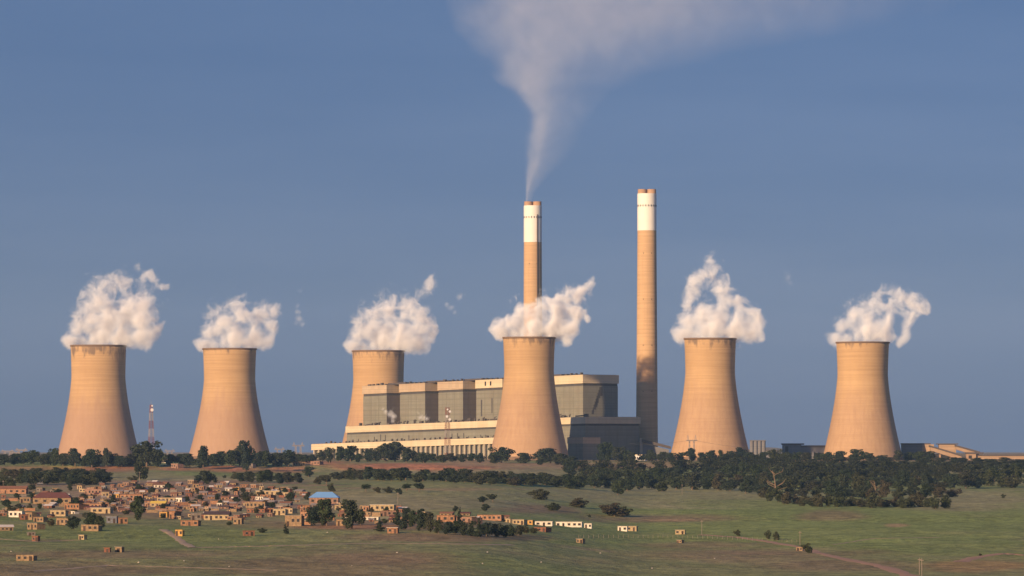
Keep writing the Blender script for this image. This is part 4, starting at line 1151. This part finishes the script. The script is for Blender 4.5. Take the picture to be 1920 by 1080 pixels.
# pale stones in the grass
M_stone = plain("pale_stone", (.40,.35,.29), .9, .2, 1.0)
rs_ = random.Random(21)
spots = [(345,1053),(552,1015),(614,999),(588,1006),(745,1037),(753,1040),(914,1036),(1040,1050),(1015,1055),(1052,1060),(1126,1038),(1238,1053),(1223,1066),(1102,1062),(21,1035),(30,1040),(470,1000),(380,1011),(410,1012),(286,991),(660,1062),(820,1066),(905,1058),(1180,1058),(1340,1048),(1290,1060),(430,1063),(120,1060),(260,1056),(530,1058)]
for i, (a, b) in enumerate(spots[::2]):
    x, Y, z = ground_at(a, b)
    bm = bmesh.new(); bmesh.ops.create_icosphere(bm, subdivisions=2, radius=rs_.uniform(.2, .38))
    for v in bm.verts: v.co *= 1 + .35*mnoise.noise(v.co*2.5+Vector((i*3,0,0))); v.co.z *= .7
    me = bpy.data.meshes.new("stone"); bm.to_mesh(me); bm.free(); me.materials.append(M_stone)
    o = link("stone", me, loc=(x, Y, z+.1)); tag(o, "pale stone lying in the foreground grass", "stone", "pale stones in the foreground grass")

# ------------------------------------------------------------------ steam and smoke
def steam_mat(name, dens, blobs, aniso=-.5, A=1.5, scale=.07, soft=.72, top=None, flat=False):
    """density of the cloud: how deep a point lies in its billows, eaten into by turbulence"""
    t = NT(name); t.n.remove(t.b)
    co = t.coord(); p = t.xyz(co)
    wob = t.new("ShaderNodeTexNoise"); wob.inputs["Scale"].default_value = scale*.8; wob.inputs["Detail"].default_value = 2
    t.l.new(co, wob.inputs["Vector"])
    vm = t.new("ShaderNodeVectorMath", operation='MULTIPLY_ADD')
    t.l.new(wob.outputs["Color"], vm.inputs[0]); vm.inputs[1].default_value = (.45/scale,)*3
    sh = t.new("ShaderNodeVectorMath", operation='SUBTRACT'); t.l.new(co, sh.inputs[0]); sh.inputs[1].default_value = (.225/scale,)*3
    t.l.new(sh.outputs[0], vm.inputs[2])
    q = vm.outputs[0]
    f = None
    for c, r in blobs:
        d = t.new("ShaderNodeVectorMath", operation='DISTANCE'); t.l.new(q, d.inputs[0]); d.inputs[1].default_value = c
        g = t.math('MULTIPLY_ADD', d.outputs["Value"], -1.0/r, 1.0)
        f = g if f is None else t.math('SMOOTH_MAX', f, g, .25)
    n = t.noise(co, scale, 7, .68, .5)
    amp = t.mr(p[2], -2, (top or 40)*.7, A*.8, A*2.6)
    e = t.math('MULTIPLY_ADD', t.math('SUBTRACT', n, .5), amp, t.math('SUBTRACT', f, .42))
    d = t.mr(e, .02, soft, 0, 1)
    if top is not None:                      # thinner higher up
        d = t.math('MULTIPLY', d, t.mr(p[2], 0, top, 1.0, .38))
    sc = t.new("ShaderNodeVolumeScatter"); sc.inputs["Color"].default_value = (.86,.93,1.0,1)
    sc.inputs["Anisotropy"].default_value = aniso
    t.l.new(t.math('MULTIPLY', d, dens), sc.inputs["Density"])
    t.l.new(sc.outputs[0], t.out.inputs["Volume"])
    return t.m
def puff(name, blobs, Y, origin, dens, lab, cat, group=None, voxel=1.6, yj=.5, seed=0, scale=.07, A=1.5, soft=.72):
    k = PX*Y; rs = random.Random(seed)
    bm = bmesh.new(); bl = []
    for px, py, r in blobs:
        p = at(px, py, Y) - origin
        p.y += rs.uniform(-1, 1)*yj*r*k
        bl.append((tuple(p), r*k*1.85))
        bmesh.ops.create_icosphere(bm, subdivisions=3, radius=r*k*2.1+1.2, matrix=Matrix.Translation(p))
    me = bpy.data.meshes.new("tmp"); bm.to_mesh(me); bm.free()
    o = bpy.data.objects.new("tmp", me); COL.objects.link(o)
    md = o.modifiers.new("r", 'REMESH'); md.mode = 'VOXEL'; md.voxel_size = voxel
    dg = bpy.context.evaluated_depsgraph_get(); dg.update()
    m2 = bpy.data.meshes.new_from_object(o.evaluated_get(dg))
    bpy.data.objects.remove(o); bpy.data.meshes.remove(me)
    m2.materials.clear()
    top = max(c[2]+r for c, r in bl)
    m2.materials.append(steam_mat("steam_of_" + name, dens, bl, scale=scale, A=A, soft=soft, top=top)); m2.update(); m2.name = name
    o = link(name, m2, loc=origin); tag(o, lab, cat, group)
    return o
def strand(*pts):
    """blobs strung closely along a curl of steam"""
    out = []
    for (a, b, r), (c, d, q) in zip(pts[:-1], pts[1:]):
        n = max(1, int(math.hypot(c-a, d-b)/(.8*(r+q)/2)))
        for i in range(n): out.append((a+(c-a)*i/n, b+(d-b)*i/n, (r+(q-r)*i/n)*1.22))
    return out + [pts[-1]]
PL = [
 [(133,640,17),(152,608,22),(172,588,26),(187,560,26),(200,540,22),(226,534,20),(205,600,40),(240,590,40),(264,600,28),(270,628,26),(185,632,30),(230,630,30)] + strand((268,575,15),(280,560,8),(272,545,6),(268,525,6),(262,503,7),(280,515,7),(296,536,5),(316,540,5)) + strand((275,640,14),(294,622,9),(306,605,5)),
 [(388,648,16),(400,618,20),(424,600,24),(458,590,24),(490,594,22),(505,612,16),(496,638,18),(440,630,32),(480,628,28)] + strand((500,590,14),(514,582,9),(524,578,5)) + strand((440,575,10),(445,559,6),(458,553,5)),
 [(664,645,16),(682,620,24),(702,597,22),(732,580,24),(757,578,20),(780,595,22),(796,618,18),(720,630,36),(760,630,36),(792,645,20)] + strand((765,570,12),(785,555,8),(800,548,8),(808,530,7),(812,514,6)) + strand((795,600,10),(815,612,7),(808,640,8)) + strand((735,568,12),(744,556,7)),
 [(937,615,17),(962,608,20),(986,593,24),(1012,587,22),(1040,575,24),(1062,572,18),(1075,585,18),(1050,590,28),(975,615,24),(1000,616,26),(1040,610,32),(1066,612,22),(1062,640,12)] + strand((1062,565,16),(1082,552,11),(1096,543,9),(1106,530,7),(1112,523,5)) + strand((1078,590,12),(1096,585,7),(1102,600,5)) + strand((940,606,9),(930,600,6)),
 [(1278,628,18),(1292,602,22),(1322,592,28),(1352,597,28),(1388,600,24),(1408,625,20),(1330,618,32),(1380,618,30),(1405,605,22),(1290,625,24),(1350,540,14)] + strand((1290,575,9),(1296,550,11),(1308,528,13),(1332,510,13),(1350,524,13),(1364,545,12),(1380,565,12),(1398,582,12),(1416,590,11),(1426,606,9),(1428,636,8)) + strand((1336,500,9),(1332,482,6),(1340,464,4)) + strand((1350,545,11),(1364,566,10),(1350,578,10)),
 [(1577,642,17),(1582,610,17),(1600,594,15),(1622,615,30),(1648,612,26),(1665,600,18),(1625,595,22),(1640,632,18)] + strand((1600,588,13),(1616,576,11),(1636,570,11),(1652,556,12),(1670,550,12),(1690,560,13),(1710,568,13),(1728,577,11),(1738,580,8)) + strand((1720,580,10),(1708,596,9),(1696,612,8),(1698,630,8),(1684,645,8)) + strand((1650,575,10),(1680,580,10),(1700,585,9)) + strand((1655,548,8),(1662,536,6)),
]
PLAB = ["large white steam cloud over the leftmost cooling tower","low steam cloud over the second cooling tower","steam cloud over the half-hidden cooling tower behind the boiler house","steam cloud crossing the smoking chimney above the middle cooling tower","tallest two-tiered steam cloud, over the tower right of the clean chimney","thin ring-shaped steam cloud over the rightmost cooling tower"]
for i, (b, (tx, tY, tz, tr)) in enumerate(zip(PL, TOWER_TOP)):
    c_, w_, t_ = TOWERS[i][0], TOWERS[i][2]/2, TOWERS[i][5]
    b = b + [(c_+w_*q, t_-10+3*abs(q), 15) for q in (-1.0, -.6, -.2, .2, .6, 1.0)] + ([(1036, 622, 18), (1048, 628, 15), (1040, 612, 20), (944, 624, 17)] if i == 3 else []) + [(c_+w_*q, t_-26, 14) for q in (-.8, -.3, .3, .8)]
    puff("steam_cloud", b, tY, Vector((tx, tY, tz)), (.19, .19, .19, .30, .19, .16)[i], PLAB[i], "steam", "steam clouds on the cooling towers", seed=i+1)
for i, (b, Y, lab) in enumerate((
    ([(558,573,5),(560,585,6),(562,598,8),(566,608,7),(556,606,6),(562,545,4)], 6090, "thin stray steam wisp right of the second cooling tower's cloud"),
    ([(862,556,7),(868,553,5),(846,577,7),(853,585,5),(838,570,6)], 6250, "thin stray steam wisps right of the half-hidden tower's cloud"),
    ([(1478,520,7),(1482,530,5),(1474,512,6)], 5600, "faint stray steam wisp between the two right cooling towers"),
    ([(718,766,3.5),(724,772,5),(732,776,7),(738,782,7),(736,788,5)], PC.y+Ny*14-Ty*s_of(730,14), "small white steam jet on the hall roof, left"),
    ([(788,782,5),(794,782,6),(800,785,5),(784,776,4)], PC.y+Ny*14-Ty*s_of(792,14), "small white steam puff on the hall roof, right of the first"))):
    puff("steam_wisp", b, Y, at(b[0][0], b[0][1], Y), .07 if i < 2 else .04 if i == 2 else .25, lab, "steam", "stray steam wisps", voxel=.8, seed=20+i, scale=.13, A=1.7, soft=.8)

def smoke():
    Y = C1[1]; k = PX*Y; zc = C1[2]
    rows = [(377,984,998),(360,983,1003),(340,982,1020),(310,980,1055),(270,978,1088),(230,975,1104),(200,970,1120),(170,950,1150),(140,915,1230),(100,878,1400),(60,848,1600),(20,832,1800),(-40,838,1950),(-110,870,2050),(-170,920,2150)]
    z = np.array([(377-r[0])*k for r in rows]); l = np.array([(r[1]-999)*k for r in rows]); rr_ = np.array([(r[2]-999)*k for r in rows])
    org = Vector(((999-960)*PX*Y, Y, zc-.2))
    zmax = float(z[-1])
    # hull
    mb = MB(); n = 40; zs = np.linspace(0, zmax, 70); vs = []
    def half(zz):
        a, b = float(np.interp(zz, z, l)), float(np.interp(zz, z, rr_)); return (a+b)/2, (b-a)/2
    for zz in zs:
        c, hw = half(zz); hy = min(hw, 25+hw*.45)
        for i in range(n):
            t = 2*math.pi*i/n; vs.append((c+hw*math.cos(t), hy*math.sin(t), zz))
    fs = [(q*n+i, q*n+(i+1) % n, (q+1)*n+(i+1) % n, (q+1)*n+i) for q in range(69) for i in range(n)]
    fs += [tuple(range(n-1, -1, -1)), tuple(range(69*n, 70*n))]
    mb.add(vs, fs)
    t = NT("chimney_smoke"); t.n.remove(t.b)
    co = t.coord()
    wn_ = t.new("ShaderNodeTexNoise"); wn_.inputs["Scale"].default_value = .016; wn_.inputs["Detail"].default_value = 3
    t.l.new(co, wn_.inputs["Vector"])
    p0 = t.xyz(co)
    zn = t.math('DIVIDE', p0[2], zmax)
    def curve(vals):
        fc = t.new("ShaderNodeFloatCurve"); cv = fc.mapping.curves[0]
        mn, mx = min(vals), max(vals)
        pts = list(zip(z/zmax, [(q-mn)/(mx-mn) for q in vals]))
        cv.points[0].location = pts[0]; cv.points[1].location = pts[-1]
        for q in pts[1:-1]: cv.points.new(*q)
        for q in cv.points: q.handle_type = 'VECTOR'
        fc.mapping.update()
        t.l.new(zn, fc.inputs["Value"])
        return t.math('ADD', t.math('MULTIPLY', fc.outputs[0], mx-mn), mn)
    lc = curve(list(l)); rc = curve(list(rr_))
    wd = t.math('SUBTRACT', rc, lc)
    wx = t.math('MULTIPLY', t.math('SUBTRACT', t.xyz(wn_.outputs["Color"])[0], .5), t.math('MULTIPLY', wd, .55))
    u = t.math('DIVIDE', t.math('SUBTRACT', t.math('ADD', p0[0], wx), lc), wd)
    fc = t.new("ShaderNodeFloatCurve"); cv = fc.mapping.curves[0]
    pts = [(0,0),(.06,.10),(.14,.7),(.22,1),(.32,.8),(.42,.45),(.55,.30),(.72,.20),(.88,.08),(1,0)]
    cv.points[0].location = pts[0]; cv.points[1].location = pts[-1]
    for q in pts[1:-1]: cv.points.new(*q)
    fc.mapping.update(); t.l.new(u, fc.inputs["Value"])
    f2 = t.new("ShaderNodeFloatCurve"); cv = f2.mapping.curves[0]
    pts = [(0,0),(.04,.15),(.11,.72),(.20,1),(.36,.88),(.5,.62),(.65,.36),(.82,.15),(1,0)]
    cv.points[0].location = pts[0]; cv.points[1].location = pts[-1]
    for q in pts[1:-1]: cv.points.new(*q)
    f2.mapping.update(); t.l.new(u, f2.inputs["Value"])
    wide = t.mr(zn, .36, .62, 0, 1, True)
    prof = t.math('ADD', t.math('MULTIPLY', fc.outputs[0], t.math('SUBTRACT', 1.0, wide)), t.math('MULTIPLY', f2.outputs[0], wide))
    hy = t.math('MINIMUM', t.math('MULTIPLY', wd, .5), t.math('ADD', t.math('MULTIPLY', wd, .225), 25))
    v = t.math('DIVIDE', p0[1], hy)
    fy = t.math('SUBTRACT', 1.0, t.math('MULTIPLY', v, v))
    nn = t.mr(t.noise(co, .026, 6, .62, .6), .32, .66, .15, 1.35)
    amp = t.math('DIVIDE', 1.0, hy)
    d = t.math('MULTIPLY', t.math('MULTIPLY', t.math('MAXIMUM', prof, 0), t.math('MAXIMUM', fy, 0)), t.math('MULTIPLY', nn, amp))
    d = t.math('MULTIPLY', d, t.mr(zn, .3, .7, .46, .50))
    sc = t.new("ShaderNodeVolumeScatter"); sc.inputs["Color"].default_value = (.62,.65,.70,1); sc.inputs["Anisotropy"].default_value = -.3
    t.l.new(d, sc.inputs["Density"]); t.l.new(sc.outputs[0], t.out.inputs["Volume"])
    o = mb.build("smoke_plume", t.m, None, True, org)
    tag(o, "grey smoke plume rising from the left chimney and drifting right", "smoke")
smoke()
for m in bpy.data.materials:
    if m.name.startswith(("steam_of", "chimney_smoke")):
        m.cycles.volume_step_rate = .35 if not m.name.startswith("chimney") else .3

# ------------------------------------------------------------------ air
def haze():
    t = NT("evening_air"); t.n.remove(t.b)
    pv = t.new("ShaderNodeVolumePrincipled")
    pv.inputs["Color"].default_value = (.40,.66,1.0,1); pv.inputs["Density"].default_value = 1.9e-5
    pv.inputs["Anisotropy"].default_value = 0.0
    t.l.new(pv.outputs[0], t.out.inputs["Volume"])
    o = MB().box(-26000, 26000, -900, 27000, -20, 760).build("haze", t.m)
    tag(o, kind="stuff")
haze()
